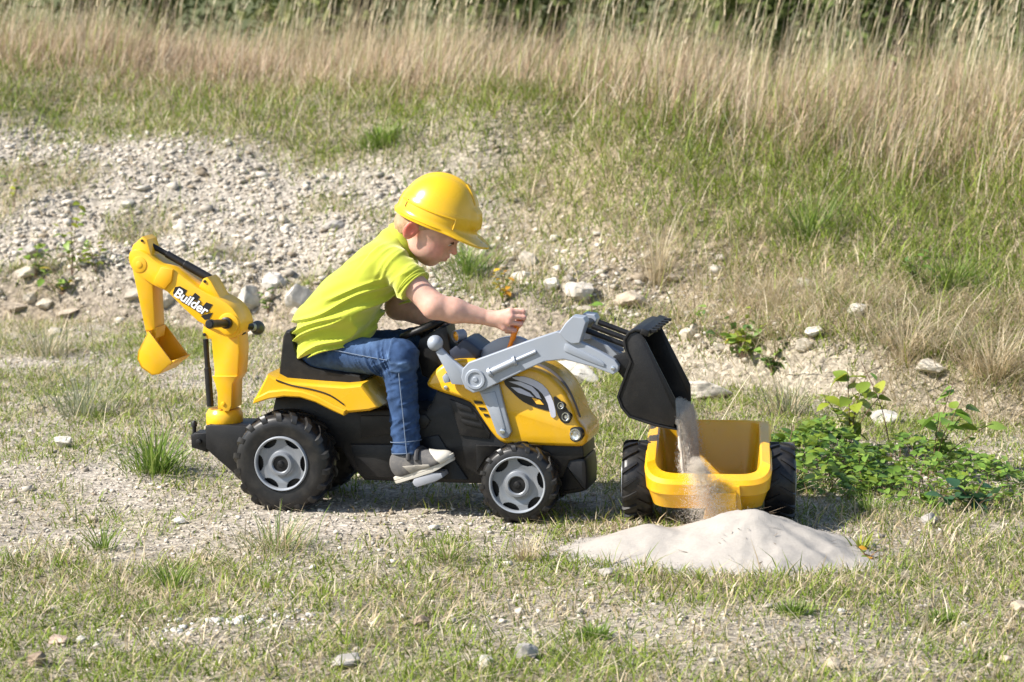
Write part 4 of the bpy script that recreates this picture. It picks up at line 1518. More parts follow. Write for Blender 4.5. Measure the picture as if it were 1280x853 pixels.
tube('seam', limb_line(hip1, K1, .060, .0515, .35, -.05, .10, .95), .0013, THREAD, jeans, 5)
tube('seam', limb_line(K1, A1, .0505, .0415, .18, .25, .06, 1.0), .0014, THREAD, jeans, 5)
for t_, m_ in ((.995, THREAD), (.875, THREAD)):
    d = (A1 - K1) / np.linalg.norm(A1 - K1)
    e1 = np.cross(d, [0, 1, 0])
    e1 /= np.linalg.norm(e1)
    e2 = np.cross(d, e1)
    rr = .0505 + (.0415 - .0505) * t_ + .0015
    tube('cuff_stitch', [K1 + (A1 - K1) * t_ + rr * (e1 * math.cos(a) + e2 * math.sin(a)) for a in np.linspace(0, 2 * math.pi, 36)], .0012, m_, jeans, 5)
# socks
tube('sock', [A1 + np.array([-.002, 0, .02]), L(503, 580, .07), L(507, 592, .07)], [.030, .030, .028], plastic('dark red sock', (0.16, 0.02, 0.03), 0.9, 0.2), person, 16)
tube('sock', [A2 + np.array([-.002, 0, .02]), A2 + np.array([0, 0, -.02])], [.030, .030], MATS['dark red sock'], person, 16)

# shoes
GREY = plastic('grey canvas', (0.085, 0.082, 0.082), 0.85, 0.15, 60, bump=.3, bscale=700, dust=.3)
PALE = plastic('pale suede', (0.27, 0.25, 0.215), 0.85, 0.12, 60, dust=.2)
SOLE = plastic('cream rubber', (0.48, 0.455, 0.40), 0.7, 0.10, 40, dust=.4)
DARK = plastic('dark strap', (0.03, 0.03, 0.033), 0.7, 0.2)


def shoe(heel, toe, lat):
    ax = toe - heel
    ln = np.linalg.norm(ax)
    ax = ax / ln
    up = np.cross(lat, ax) * -1
    if up[2] < 0:
        up = -up

    def Sx(a, l, n_):
        return heel + ax * a + lat * l + up * n_
    AX = [ax, lat, up]
    ctr = Sx(.09, 0, .04)
    s_ = Body(ctr - .14, ctr + .14, .0028)
    s_.ell(Sx(.042, 0, .042), (.042, .030, .046), AX, .01)
    s_.ell(Sx(.085, 0, .034), (.052, .031, .034), AX, .025)
    s_.ell(Sx(.138, 0, .022), (.046, .035, .023), AX, .025)
    s_.cut(Sx(0, 0, .012), -up)
    s_.cut(Sx(.03, 0, .080), up + ax * -.1)
    up_o = s_.mesh('shoe', GREY, person)
    # toe cap and pale quarter, slightly proud
    for nm, c0, c1, m_, gro in (('toe_cap', .158, .40, SOLE, .0022), ('shoe_quarter', .066, .122, PALE, .0018)):
        q = Body(ctr - .14, ctr + .14, .0028)
        q.ell(Sx(.042, 0, .042), np.array((.042, .030, .046)) + gro, AX, .01)
        q.ell(Sx(.085, 0, .034), np.array((.052, .031, .034)) + gro, AX, .025)
        q.ell(Sx(.138, 0, .022), np.array((.046, .035, .023)) + gro, AX, .025)
        q.cut(Sx(0, 0, .012), -up)
        q.cut(Sx(c0, 0, 0), -ax - up * .55)
        q.cut(Sx(c1, 0, 0), ax)
        if nm == 'shoe_quarter':
            q.cut(Sx(0, 0, .052), up + ax * .25)
        q.mesh(nm, m_, up_o)
    out = []
    for t in np.linspace(0, 2 * math.pi, 40, endpoint=False):
        a = .093 + .095 * math.cos(t)
        w = (.031 + .007 * math.cos(t - .3)) * abs(math.sin(t)) ** .75 * (1 if math.sin(t) >= 0 else -1)
        out.append((a, w))
    Vs, Fs = [], []
    lay = ((-.004, .93), (-.003, .985), (.004, 1.0), (.0045, .975), (.0065, .975), (.007, 1.0), (.015, 1.0), (.0165, .965))
    for nz_, sc in lay:
        for a, w in out:
            bend = .010 * sstep(.12, .19, a) ** 1
            Vs.append(Sx(.093 + (a - .093) * sc, w * sc, nz_ + bend * (1 if nz_ < .01 else 1.1)))
    n4 = len(out)
    for i in range(len(lay) - 1):
        for k in range(n4):
            k2_ = (k + 1) % n4
            Fs.append((i * n4 + k, i * n4 + k2_, (i + 1) * n4 + k2_, (i + 1) * n4 + k))
    Fs.append(tuple(range(n4))[::-1])
    Fs.append(tuple((len(lay) - 1) * n4 + k for k in range(n4)))
    mk('sole', Vs, Fs, SOLE, up_o, 40)
    for a0 in (.078, .100):
        st = [Sx(a0 - .010 + .020 * q, .034 * math.cos(math.pi * q + math.pi), .050 + .028 * math.sin(math.pi * q) - .38 * (a0 - .078)) for q in np.linspace(0.02, .98, 14)]
        tube('strap', st, .0070, DARK, up_o, 8)
    return up_o


shoe(L(495, 603, .062), L(572, 577, .062), np.array([0, 1.0, 0]))
far_heel = A2 + np.array([-.035, 0, -.068])
shoe(far_heel, far_heel + np.array([.17, 0, .045]), np.array([0, 1.0, 0]))

# ============================================================ HARD HAT (sits on the head, a thing of its own)
HB = L(547, 273, 0.20)
ht = R(20)
gf = np.array([math.cos(ht), 0, -math.sin(ht)])
gu = np.array([math.sin(ht), 0, math.cos(ht)])
hat = empty('hard_hat', TO + RL @ HB, TYAW)
tag(hat, 'shiny yellow toy hard hat with short peak on the child\'s head', 'hard hat')
OFF[hat.name] = HB
HATM = plastic('glossy yellow hat', (0.68, 0.40, 0.010), 0.24, 0.05, 10, coat=0.2)


def hat_pt(th, q, extra=0.0):
    """th azimuth, q 0 at the crown .. 1 at the base"""
    c, s = math.cos(th), math.sin(th)
    ph = q * math.pi / 2
    a, bb, hh = .116, .100, .128
    p = np.array([a * c * math.sin(ph) ** .92, bb * s * math.sin(ph) ** .92, hh * math.cos(ph)])
    # raised centre ridge and step above the rim
    rid = math.exp(-(p[1] / .013) ** 4) * (.0035 if c < .95 or q < .8 else 0.002)
    p = p * (1 + (rid + extra) / .115)
    if q > .74:
        p[:2] *= 1 + .028 * sstep(.74, .80, q)
    # raised block over the brow
    if abs(th) < .36 and .66 < q < .93:
        p[0] += .008
    return p


Vh, Fh = [], []
nth, nq = 72, 26
qs = list(np.linspace(0.0, 1.0, nq))
for q in qs:
    for k in range(nth):
        th = -math.pi + 2 * math.pi * k / nth
        p = hat_pt(th, max(q, .004))
        Vh.append(p)
# flange and peak rings
for (out_, dz) in ((.003, -.004), (.006, -.009), (1.0, -.0115), (1.03, -.0165), (.97, -.0175), (0.0, -.013)):
    for k in range(nth):
        th = -math.pi + 2 * math.pi * k / nth
        p = hat_pt(th, 1.0)
        pk = sstep(.25, .80, math.cos(th)) * .040 + .0055
        f = out_ if out_ >= .2 else 0
        rad_ = p[:2] / np.linalg.norm(p[:2])
        ext = pk * f if out_ >= .2 else (out_ if out_ > 0 else -.004)
        p = p.copy()
        p[0] += rad_[0] * ext
        p[1] += rad_[1] * ext * (.6 if f else 1)
        p[2] = dz - (.012 * f * sstep(.4, 1, math.cos(th)))
        Vh.append(p)
nr = nq + 6
for i in range(nr - 1):
    for k in range(nth):
        k2_ = (k + 1) % nth
        Fh.append((i * nth + k, i * nth + k2_, (i + 1) * nth + k2_, (i + 1) * nth + k))
Vh = np.array(Vh)
Vw = HB + Vh[:, :1] * gf + Vh[:, 1:2] * np.array([0, 1, 0]) + Vh[:, 2:3] * gu
bm = bmesh.new()
bv = [bm.verts.new(v) for v in Vw]
for f in Fh:
    bm.faces.new([bv[i] for i in f])
bmesh.ops.remove_doubles(bm, verts=bm.verts, dist=2e-4)
mkbm('shell', bm, HATM, hat, 45)


def hatw(p):
    return HB + p[0] * gf + p[1] * np.array([0, 1, 0]) + p[2] * gu


# moulded ribs along the rim, a slot at the back, peak hole, head band inside
for s in (-1, 1):
    tube('rim_rib', [hatw(hat_pt(s * a, .86, .001)) for a in np.linspace(.95, 2.6, 22)], .0028, HATM, hat, 8)
    tube('rim_step', [hatw(hat_pt(s * .95, q, .002)) for q in np.linspace(.86, 1.0, 6)], .0028, HATM, hat, 8)
    tube('crown_rib', [hatw(hat_pt(s * .22, q, .0008)) for q in np.linspace(.25, .60, 12)], .0022, HATM, hat, 8)
    tube('slot', [hatw(hat_pt(s * 2.35, q, .0004)) for q in np.linspace(.83, .95, 5)], .0022, plastic('slot shade', (0.25, 0.13, 0.01), 0.5), hat, 6)
lathe('peak_hole', disc(.004, -.002, .0015, .0005), hatw(np.array([.142, -.012, -.0170])), gu, BST, hat, 12)
tube('head_band', [hatw(np.array([.094 * math.cos(a), .082 * math.sin(a), -.004])) for a in np.linspace(0, 2 * math.pi, 48)], .008, plastic('head band', (0.06, 0.05, 0.05), 0.8), hat, 8)

# ============================================================ GRAVEL AND ROCKS
bmi = bmesh.new()
bmesh.ops.create_icosphere(bmi, subdivisions=1, radius=1)
ICO_V = np.array([v.co[:] for v in bmi.verts])
ICO_F = np.array([[v.index for v in f.verts] for f in bmi.faces])
bmi.free()
OCT_V = np.array([[1, 0, 0], [-1, 0, 0], [0, 1, 0], [0, -1, 0], [0, 0, 1], [0, 0, -1]], float)
OCT_F = np.array([[0, 2, 4], [2, 1, 4], [1, 3, 4], [3, 0, 4], [2, 0, 5], [1, 2, 5], [3, 1, 5], [0, 3, 5]])
STONE = attr_mat('limestone', 0.9, 0, 0.22, 60, 0.6, 120, 0.15, 0.003)


def rand_rot(n):
    q = rng.normal(size=(n, 4))
    q /= np.linalg.norm(q, axis=1)[:, None]
    w, x, y, z = q.T
    return np.stack([1 - 2 * (y * y + z * z), 2 * (x * y - z * w), 2 * (x * z + y * w), 2 * (x * y + z * w), 1 - 2 * (x * x + z * z), 2 * (y * z - x * w), 2 * (x * z - y * w), 2 * (y * z + x * w), 1 - 2 * (x * x + y * y)], 1).reshape(n, 3, 3)


def stones(name, x, y, size, BV, BF, label, sink=0.25, tone=None):
    n = len(x)
    k = len(BV)
    jit = BV[None] * (1 + 0.34 * rng.normal(size=(n, k, 1)).clip(-1.6, 1.6) * .8)
    jit = jit * rng.uniform(0.6, 1.15, (n, 1, 3))
    V = np.einsum('nij,nkj->nki', rand_rot(n), jit) * size[:, None, None]
    V[:, :, 2] *= 0.58
    z = height(x, y) + size * (0.5 - sink)
    V += np.stack([x, y, z], 1)[:, None, :]
    T = BF[None] + k * np.arange(n)[:, None, None]
    if tone is None:
        tone = rng.choice(3, n, p=(.55, .33, .12))
        tone = np.array([[0.50, 0.455, 0.385], [0.40, 0.355, 0.295], [0.28, 0.23, 0.17]])[tone] * rng.uniform(.75, 1.25, (n, 1))
    o = bulk(name, V.reshape(-1, 3), T.reshape(-1, 3), STONE, np.repeat(tone, k, 0))
    return tag(o, label, 'gravel', kind='stuff')


def sample(n, x0, x1, y0, y1, fn):
    x = rng.uniform(x0, x1, n)
    y = rng.uniform(y0, y1, n)
    k = rng.random(n) < fn(x, y)
    k &= pile_h(x, y) < 0.004
    return x[k], y[k]


x, y = sample(130000, -3.4, 1.6, 1.5, 7.0, lambda x, y: gravel_mask(x, y) ** 1.2)
s = np.clip(np.exp(rng.normal(-4.98, 0.52, len(x))), .003, .034)
k = s > 0.012
# icosahedra for larger rubble, eight-sided chips for the rest
bmi = bmesh.new()
bmesh.ops.create_icosphere(bmi, subdivisions=1, radius=1)
bmi.free()
IC12 = np.array([(0, -1, 1.618), (0, 1, 1.618), (0, -1, -1.618), (0, 1, -1.618), (-1, 1.618, 0), (1, 1.618, 0), (-1, -1.618, 0), (1, -1.618, 0), (-1.618, 0, 1), (1.618, 0, 1), (-1.618, 0, -1), (1.618, 0, -1)]) / 1.902
IC12F = np.array([(0, 9, 1), (0, 1, 8), (0, 8, 6), (0, 6, 7), (0, 7, 9), (9, 7, 11), (9, 11, 5), (9, 5, 1), (1, 5, 4), (1, 4, 8), (8, 4, 10), (8, 10, 6), (6, 10, 2), (6, 2, 7), (7, 2, 11), (3, 5, 11), (3, 4, 5), (3, 10, 4), (3, 2, 10), (3, 11, 2)])
stones('bank_rubble', x[k], y[k], s[k], IC12, IC12F, 'loose pale limestone rubble covering the bare bank behind the digger')
stones('bank_chips', x[~k], y[~k], s[~k], OCT_V, OCT_F, 'fine stone chips between the rubble on the bare bank')
x, y = sample(68000, -2.4, 2.4, -1.9, 4.2, lambda x, y: np.clip(1.05 - 1.1 * grass_mask(x, y), .06, 1) * (y < foot(x) + .2))
s = np.clip(np.exp(rng.normal(-5.45, 0.50, len(x))), .0018, .022)
stones('track_gravel', x, y, s, OCT_V, OCT_F, 'fine pale gravel strewn over the track')
# white chips scattered in the near grass on the left
c0, c1 = ground(300, 778), ground(215, 792)
x = np.concatenate([rng.normal(c0[0], .085, 90), rng.normal(c1[0], .06, 40)])
y = np.concatenate([rng.normal(c0[1], .03, 90), rng.normal(c1[1], .022, 40)])
s = np.clip(np.exp(rng.normal(-5.1, .55, len(x))), .002, .014)
stones('white_chips', x, y, s, IC12, IC12F, 'patch of bright white stone chips in the near grass', 0.35, np.array([0.60, 0.57, 0.52]) * rng.uniform(.85, 1.08, (len(x), 1)))

ROCKM = attr_mat('weathered rock', 0.9, 0, 0.30, 22, 0.9, 40, 0.12, 0.006)


def rock(u, v, wpx, hpx, label, tone, seed, flat=1.0, group='loose rocks on the ground', sink=.22):
    p = ground(u, v)
    dist = np.linalg.norm(p - CAM)
    a, hgt = wpx * dist / FPX / 2, hpx * dist / FPX / 2
    r2 = np.random.default_rng(seed)
    bmr = bmesh.new()
    bmesh.ops.create_icosphere(bmr, subdivisions=4, radius=1)
    P = np.array([q.co[:] for q in bmr.verts])
    F = [[q.index for q in f.verts] for f in bmr.faces]
    bmr.free()
    # broken faces: clip the ball with random planes
    for _ in range(20):
        nrm = r2.normal(size=3)
        nrm /= np.linalg.norm(nrm)
        lim_ = r2.uniform(.42, .80)
        dd = P @ nrm
        P = P - np.where(dd > lim_, (dd - lim_) * .92, 0)[:, None] * nrm
    P = P * (1 + .07 * noise3(P[:, 0] * 4, P[:, 1] * 4, P[:, 2] * 4, seed)[:, None] + .05 * noise3(P[:, 0] * 9, P[:, 1] * 9, P[:, 2] * 9, seed + 1)[:, None])
    P = P / np.abs(P).max(0) * [a, a * r2.uniform(.7, .95) * flat, hgt]
    o = bulk('rock', P, np.array(F), ROCKM, np.tile(np.array(tone), (len(P), 1)) * 1.0)
    o.data.shade_smooth()
    o.data.set_sharp_from_angle(angle=R(24))
    o.location = (p[0], p[1], float(height(p[0], p[1])) + hgt * (1 - 2 * sink))
    o.rotation_euler = (r2.uniform(-.12, .12), r2.uniform(-.12, .12), r2.uniform(-.4, .4))
    return tag(o, label, 'rock', group)


WH, GY_, TN, BR = (0.50, 0.465, 0.40), (0.33, 0.305, 0.275), (0.43, 0.36, 0.27), (0.27, 0.205, 0.15)
rock(655, 826, 36, 26, 'grey jagged rock at the bottom edge below the front wheel', GY_, 1)
rock(437, 838, 44, 20, 'flat pale grey rock near the bottom edge below the driver', GY_, 2)
rock(607, 834, 20, 15, 'small round pale rock beside the grey jagged one', WH, 3)
rock(45, 835, 26, 24, 'brownish grey upright rock in the bottom corner of the grass', BR, 4)
rock(74, 806, 28, 12, 'flat reddish brown rock in the grass near the bottom corner', (0.40, 0.30, 0.24), 5)
rock(101, 806, 14, 14, 'small bright white rock beside the flat reddish one', WH, 6)
rock(523, 785, 26, 18, 'brown grey rock in the grass below the pedal', BR, 7)
rock(80, 560, 24, 18, 'pale rounded rock lying behind the green tuft, level with the digger base', WH, 8)
rock(114, 655, 18, 11, 'small tan rock on the bare track left of the rear wheel', TN, 9)
rock(758, 722, 22, 16, 'dark grey rock at the near edge of the sand pile', GY_, 10)
rock(1040, 837, 24, 20, 'yellowish rock in the near grass below the sand pile', TN, 11)
rock(1053, 770, 14, 11, 'small bluish white rock in the grass below the sand pile', WH, 12)
rock(1206, 786, 16, 11, 'small pale rock in the grass near the picture corner', WH, 13)
rock(1276, 766, 26, 18, 'tan rock cut by the picture edge in the near grass', TN, 14)
rock(1258, 830, 20, 14, 'dull tan rock in the bottom corner opposite the digger', TN, 15)
rock(720, 478, 74, 34, 'long white slab of rock behind the tractor hood', WH, 16)
rock(880, 500, 74, 30, 'pale slanting slab of rock behind the loader bucket', (0.56, 0.50, 0.42), 17)
rock(1107, 531, 40, 22, 'pale block of stone beyond the leafy shrub', WH, 18)
rock(1070, 396, 26, 18, 'white stone high on the grassy bank', WH, 19)
rock(1015, 428, 26, 18, 'creamy stone halfway up the grassy bank', WH, 20)
rock(310, 392, 40, 42, 'big white block of stone at the foot of the bank by the digger knob', WH, 21, sink=.3)
rock(342, 361, 32, 26, 'grey cracked block of stone above the white one on the bank', (.46, .43, .39), 22, sink=.35)
rock(378, 386, 44, 46, 'tall grey weathered block of stone behind the child\'s back', (0.46, 0.43, 0.39), 23, .6, sink=.3)
rock(722, 376, 40, 30, 'creamy rock in the bank behind the grey loader arm', (0.56, 0.50, 0.42), 24)
rock(792, 385, 50, 26, 'tan ledge of rock in the bank above the loader bucket', TN, 25)
rock(655, 352, 34, 16, 'low pale rock beside the yellow leaved weed on the bank', WH, 26)
rock(690, 362, 22, 18, 'cream coloured stone right of the yellow leaved weed', WH, 27)
rock(85, 392, 34, 14, 'brown clod of rock at the foot of the bank, far from the tractor', (.36, .30, .235), 28, sink=.4)
rock(20, 388, 36, 16, 'dark brown clod at the picture edge below the bank', (.36, .30, .235), 29, sink=.4)
rock(840, 352, 30, 14, 'flat tan stone among dry grass above the bucket', TN, 30)
rock(1160, 470, 46, 20, 'pale stone half buried in straw on the bank', (0.5, 0.45, 0.37), 31)
rock(225, 655, 20, 10, 'flat white stone on the track before the rear wheel', WH, 32)
rock(160, 262, 18, 12, 'white stone in the middle of the rubble slope', WH, 33)
rock(418, 288, 26, 14, 'grey flat stone on the rubble slope behind the child', GY_, 34)
rock(40, 320, 34, 22, 'larger grey stone on the rubble slope by the picture edge', GY_, 35)
rock(1160, 656, 24, 16, 'grey stone in the shade of the leafy shrub', GY_, 36)

r3 = np.random.default_rng(77)
for i in range(32):
    # stones half sunk in the eroded foot of the bank, all alike
    u = r3.choice([r3.uniform(10, 400), r3.uniform(640, 1010), r3.uniform(640, 1010)])
    v = np.interp(u, [0, 400, 640, 1000], [385, 385, 385, 420]) + r3.normal(0, 26)
    w_ = r3.uniform(12, 34)
    rock(u, v, w_, w_ * r3.uniform(.45, .8), 'pale stone half sunk in the eroded bank beside the digger' if u < 420 else 'pale stone half sunk in the eroded bank behind the loader', np.array((.47, .415, .335)) * r3.uniform(.75, 1.1), 400 + i, .9, 'stones sunk in the bank beside the digger' if u < 420 else 'stones sunk in the bank behind the loader', .42)

# ============================================================ GRASS
GRASS = attr_mat('grass blade', 0.55, 0.32, 0.12, 15, spec=0.25)
C_GREEN = np.array([[0.165, 0.230, 0.026], [0.225, 0.290, 0.038], [0.125, 0.185, 0.026], [0.275, 0.30, 0.065]])
C_STRAW = np.array([[0.54, 0.445, 0.285], [0.62, 0.54, 0.385], [0.45, 0.355, 0.215], [0.35, 0.275, 0.165]])
C_PINK = np.array([[0.46, 0.335, 0.215], [0.52, 0.41, 0.28], [0.38, 0.26, 0.17], [0.55, 0.47, 0.34]])


def blades(name, B, h, w, az, lean, curl, col, label, levels=3, cat='grass', taper=1.0):
    """tapering curved strips; B foot points"""
    n = len(B)
    d = np.stack([np.cos(az), np.sin(az)], 1)
    face = az + math.pi / 2 + rng.normal(0, .5, n)
    sd = np.stack([np.cos(face), np.sin(face), np.zeros(n)], 1)
    Vs = []
    for i in range(levels):
        q = i / levels
        ang = lean + curl * q
        hz_ = h * q * np.cos(lean + curl * q * .5)
        hr = h * q * np.sin(lean + curl * q * .5)
        c = B + np.column_stack([d * hr[:, None], hz_])
        wq = w * (1 - q * .55 * taper)
        Vs.append(c - sd * wq[:, None] / 2)
        Vs.append(c + sd * wq[:, None] / 2)
    hz_ = h * np.cos(lean + curl * .5)
    hr = h * np.sin(lean + curl * .5)
    Vs.append(B + np.column_stack([d * hr[:, None], hz_]))
    k = 2 * levels + 1
    V = np.stack(Vs, 1)
    T = []
    for i in range(levels - 1):
        a = 2 * i
        T += [(a, a + 1, a + 3), (a, a + 3, a + 2)]
    a = 2 * (levels - 1)
    T.append((a, a + 1, a + 2))
    T = np.array(T)[None] + k * np.arange(n)[:, None, None]
    o = bulk(name, V.reshape(-1, 3), T.reshape(-1, 3), GRASS, np.repeat(col, k, 0))
    return tag(o, label, cat, kind='stuff')


def pickcol(n, green, pal=C_STRAW):
    g = rng.random(n) < green
    c = np.where(g[:, None], C_GREEN[rng.integers(0, 4, n)], pal[rng.integers(0, 4, n)])
    return c * rng.uniform(.75, 1.25, (n, 1))


def on_ground(x, y):
    return np.column_stack([x, y, height(x, y) - .004])


def greenness(x, y):
    return np.clip(.50 + .45 * fbm(x * 1.9, y * 1.9, 121) + .25 * fbm(x * 7, y * 7, 125), .04, .95)


def clear(x, y):
    """nothing grows under the wheels"""
    p = (np.column_stack([x, y, np.zeros(len(x))]) - TO) @ RL
    r = np.ones(len(x), bool)
    for cx, hw in ((rear_c[0], .035), (front_c[0], .03)):
        r &= ~((np.abs(p[:, 0] - cx) < hw) & (((p[:, 1] > -.0) & (p[:, 1] < .11)) | ((p[:, 1] > .29) & (p[:, 1] < .41))))
    return r


# short turf on the track
x, y = sample(440000, -2.6, 2.7, -2.0, 4.6, lambda x, y: np.clip(grass_mask(x, y) * 1.35, 0, 1) ** 1.5 * (y < foot(x) + .25))
k = clear(x, y)
x, y = x[k], y[k]
n = len(x)
gn = greenness(x, y)
h = np.clip(np.exp(rng.normal(-3.60, .45, n)), .008, .09) * (0.75 + .5 * grass_mask(x, y))
blades('turf', on_ground(x, y), h, rng.uniform(.0022, .0052, n), rng.uniform(0, 6.283, n), rng.uniform(.15, 1.0, n), rng.uniform(.2, 1.2, n), pickcol(n, np.clip(gn * 1.45, 0, .95)), 'short patchy green and straw turf over the track', 2)
# broad small weed leaves in the turf
x, y = sample(30000, -2.3, 2.4, -1.9, 3.0, lambda x, y: grass_mask(x, y) ** 2 * greenness(x, y) ** 2 * (y < foot(x)))
n = len(x)
blades('weed_leaves', on_ground(x, y), rng.uniform(.015, .045, n), rng.uniform(.005, .011, n), rng.uniform(0, 6.283, n), rng.uniform(.5, 1.3, n), rng.uniform(.0, .6, n), C_GREEN[rng.integers(0, 4, n)] * rng.uniform(.7, 1.2, (n, 1)), 'small flat weed leaves growing in the turf', 3)
# dead stalks lying about
x, y = sample(26000, -2.6, 2.7, -1.9, 4.4, lambda x, y: .25 + .75 * grass_mask(x, y))
n = len(x)
B = on_ground(x, y) + np.array([0, 0, .008])
blades('dead_stalks', B, rng.uniform(.05, .19, n), rng.uniform(.0012, .0026, n), rng.uniform(0, 6.283, n), rng.uniform(1.25, 1.55, n), rng.uniform(-.15, .15, n), C_STRAW[rng.integers(0, 2, n)] * rng.uniform(.8, 1.25, (n, 1)), 'dry bleached stalks lying across the turf', 2, taper=.3)
# grass of the bank
def bank_den(x, y):
    s = y - foot(x)
    return grass_mask(x, y) * sstep(.0, .25, s) * (1 - .55 * sstep(1.0, 1.35, s / bank_w(x)))


def bank_green(x, y):
    s = (y - foot(x)) / bank_w(x)
    n = fbm(x * 1.2, y * 1.2, 131)
    g = np.interp(s, [0, .25, .5, .8, .95, 1.2, 2], [.62, .55, .80, .95, .75, .2, .2]) + .40 * n + .2 * fbm(x * 5, y * 5, 133)
    return np.clip(g, .03, .9)


x, y = sample(430000, -3.6, 3.4, .7, 8.4, bank_den)
n = len(x)
s_ = (y - foot(x)) / bank_w(x)
h = np.clip(np.exp(rng.normal(-2.75, .45, n)), .02, .25) * (0.80 + .35 * sstep(-.3, 1.2, x)) * (1 + .35 * sstep(.45, .9, s_))
gsel = bank_green(x, y)
cols = pickcol(n, gsel * .85)
pk = rng.random(n) < sstep(.70, 1.05, s_)
cc_ = pickcol(n, gsel * .6, C_PINK)
cols = np.where(pk[:, None], cc_, cols)
blades('bank_grass', on_ground(x, y), h, rng.uniform(.0026, .0062, n), rng.uniform(0, 6.283, n), rng.uniform(.1, .95, n), rng.uniform(.2, 1.3, n), cols, 'tufted green and dry grass growing over the bank', 2)
# dry hanging straw low on the right of the bank
x, y = sample(150000, .1, 3.4, .7, 5.0, lambda x, y: np.exp(-(((y - foot(x)) - .55) / .5) ** 2) * np.clip(.35 + .9 * fbm(x * 2.6, y * 2.6, 141), 0, 1) * sstep(.2, 1.1, x))
n = len(x)
blades('bank_straw', on_ground(x, y), rng.uniform(.07, .24, n), rng.uniform(.0018, .0036, n), rng.normal(-1.7, 1.1, n), rng.uniform(.2, .8, n), rng.uniform(.6, 1.9, n), C_STRAW[rng.integers(0, 3, n)] * rng.uniform(.8, 1.2, (n, 1)), 'bleached straw hanging over the lower bank', 3)
# meadow on top: dense lower stalks and tall seeding stems
def mead(x, y):
    s = (y - foot(x)) / bank_w(x) + .12 * fbm(x * 1.2, y * 1.2, 151)
    s = s + .20 * sstep(-.2, 1.3, x) - .14 * (1 - sstep(-1.8, -.4, x))
    return sstep(.80, 1.20, s) * (1 - sstep(1.75, 2.15, s)) * np.clip(.75 + 1.6 * noise3(x * 5, y * 5, 0, 159), .10, 1)


x, y = sample(200000, -4.2, 4.2, 3.0, 10.5, mead)
n = len(x)
h = np.clip(np.exp(rng.normal(-1.55, .36, n)), .06, .45) * (1 + .35 * fbm(x * 1.5, y * 1.5, 157)) * (1 + .35 * sstep(-.5, 1.5, x))
blades('meadow_grass', on_ground(x, y), h, rng.uniform(.0026, .0056, n), rng.normal(.3, 1.2, n), rng.uniform(.02, .60, n), rng.uniform(.05, .9, n), pickcol(n, np.clip(.20 + .35 * fbm(x * 1.1, y * 1.1, 158), .02, .8), C_PINK), 'dense dry pinkish meadow grass on top of the bank', 2)
x, y = sample(26000, -4.4, 4.4, 3.6, 11, lambda x, y: mead(x, y) ** 2 * np.clip(.55 + .6 * fbm(x * 1.3, y * 1.3, 155), .05, 1))
n = len(x)
h = rng.uniform(.35, .85, n) * np.interp(x, [-2.5, 0, 2], [.72, .92, 1.15])
az = rng.normal(.1, .7, n)
ln = rng.uniform(.0, .22, n)
cu = rng.uniform(.05, .45, n)
B = on_ground(x, y)
blades('meadow_stems', B, h, rng.uniform(.0020, .0036, n), az, ln, cu, np.where((rng.random(n) < .28)[:, None], np.array([[.21, .23, .09]]), C_STRAW[rng.integers(0, 3, n)]) * rng.uniform(.75, 1.2, (n, 1)), 'tall seeding stems of dry grass on the bank top', 4, taper=.5)
# seed heads: narrow double strips near the stem tops
q = rng.uniform(.80, .96, n)
dd = np.stack([np.cos(az), np.sin(az)], 1)
hr, hz_ = h * q * np.sin(ln + cu * q * .5), h * q * np.cos(ln + cu * q * .5)
Bh = B + np.column_stack([dd * hr[:, None], hz_])
m_ = rng.random(n) < .55
blades('seed_heads', Bh[m_], (h * .16)[m_], rng.uniform(.0035, .008, m_.sum()), az[m_], (ln + cu * q)[m_], rng.uniform(.1, .6, m_.sum()), C_STRAW[rng.integers(0, 2, m_.sum())] * rng.uniform(.85, 1.25, (m_.sum(), 1)), 'feathery seed heads of the tall dry grass', 3)
# arching stalks that stand out on the right of the bank and in the near turf
x, y = sample(2600, -2.6, 2.8, -1.4, 6.0, lambda x, y: .35 * grass_mask(x, y) * ~((np.abs(x - .1) < 1.15) & (y > -.95) & (y < .7)) * (y > .3))
n = len(x)
blades('lone_stalks', on_ground(x, y), rng.uniform(.12, .42, n), rng.uniform(.0016, .0030, n), rng.normal(.3, 1.0, n), rng.uniform(.1, .7, n), rng.uniform(.1, .9, n), np.where((rng.random(n) < .3)[:, None], C_GREEN[1], C_STRAW[rng.integers(0, 2, n)]) * rng.uniform(.8, 1.2, (n, 1)), 'single long dry stalks standing out of the turf', 4, taper=.4)


# ============================================================ NAMED PLANTS
LEAFM = attr_mat('broad leaf', 0.42, 0.32, 0.15, 45, spec=0.4)


def tuft(u, v, wpx, hpx, n, label, cols, width=.0035, seed=0, group='grass tufts beside the track', spread=1.0):
    p = ground(u, v)
    sc = np.linalg.norm(p - CAM) / FPX
    rad_, hh = wpx * sc / 2, hpx * sc
    global rng
    keep, rng = rng, np.random.default_rng(seed)
    r_ = np.abs(rng.normal(0, .38, n)) * rad_
    a = rng.uniform(0, 6.283, n)
    x, y = p[0] + r_ * np.cos(a), p[1] + r_ * np.sin(a) * .8
    B = on_ground(x, y)
    col = cols[rng.integers(0, len(cols), n)] * rng.uniform(.75, 1.25, (n, 1))
    o = blades('grass_tuft', B - np.array([p[0], p[1], p[2]]), hh * rng.uniform(.45, 1.15, n), rng.uniform(.7, 1.3, n) * width, a + rng.normal(0, .5, n), rng.uniform(.05, .55, n) * spread, rng.uniform(.2, 1.1, n), col, label, 4)
    o.location = p
    del o['kind']
    tag(o, label, 'grass tuft', group)
    rng = keep
    return o


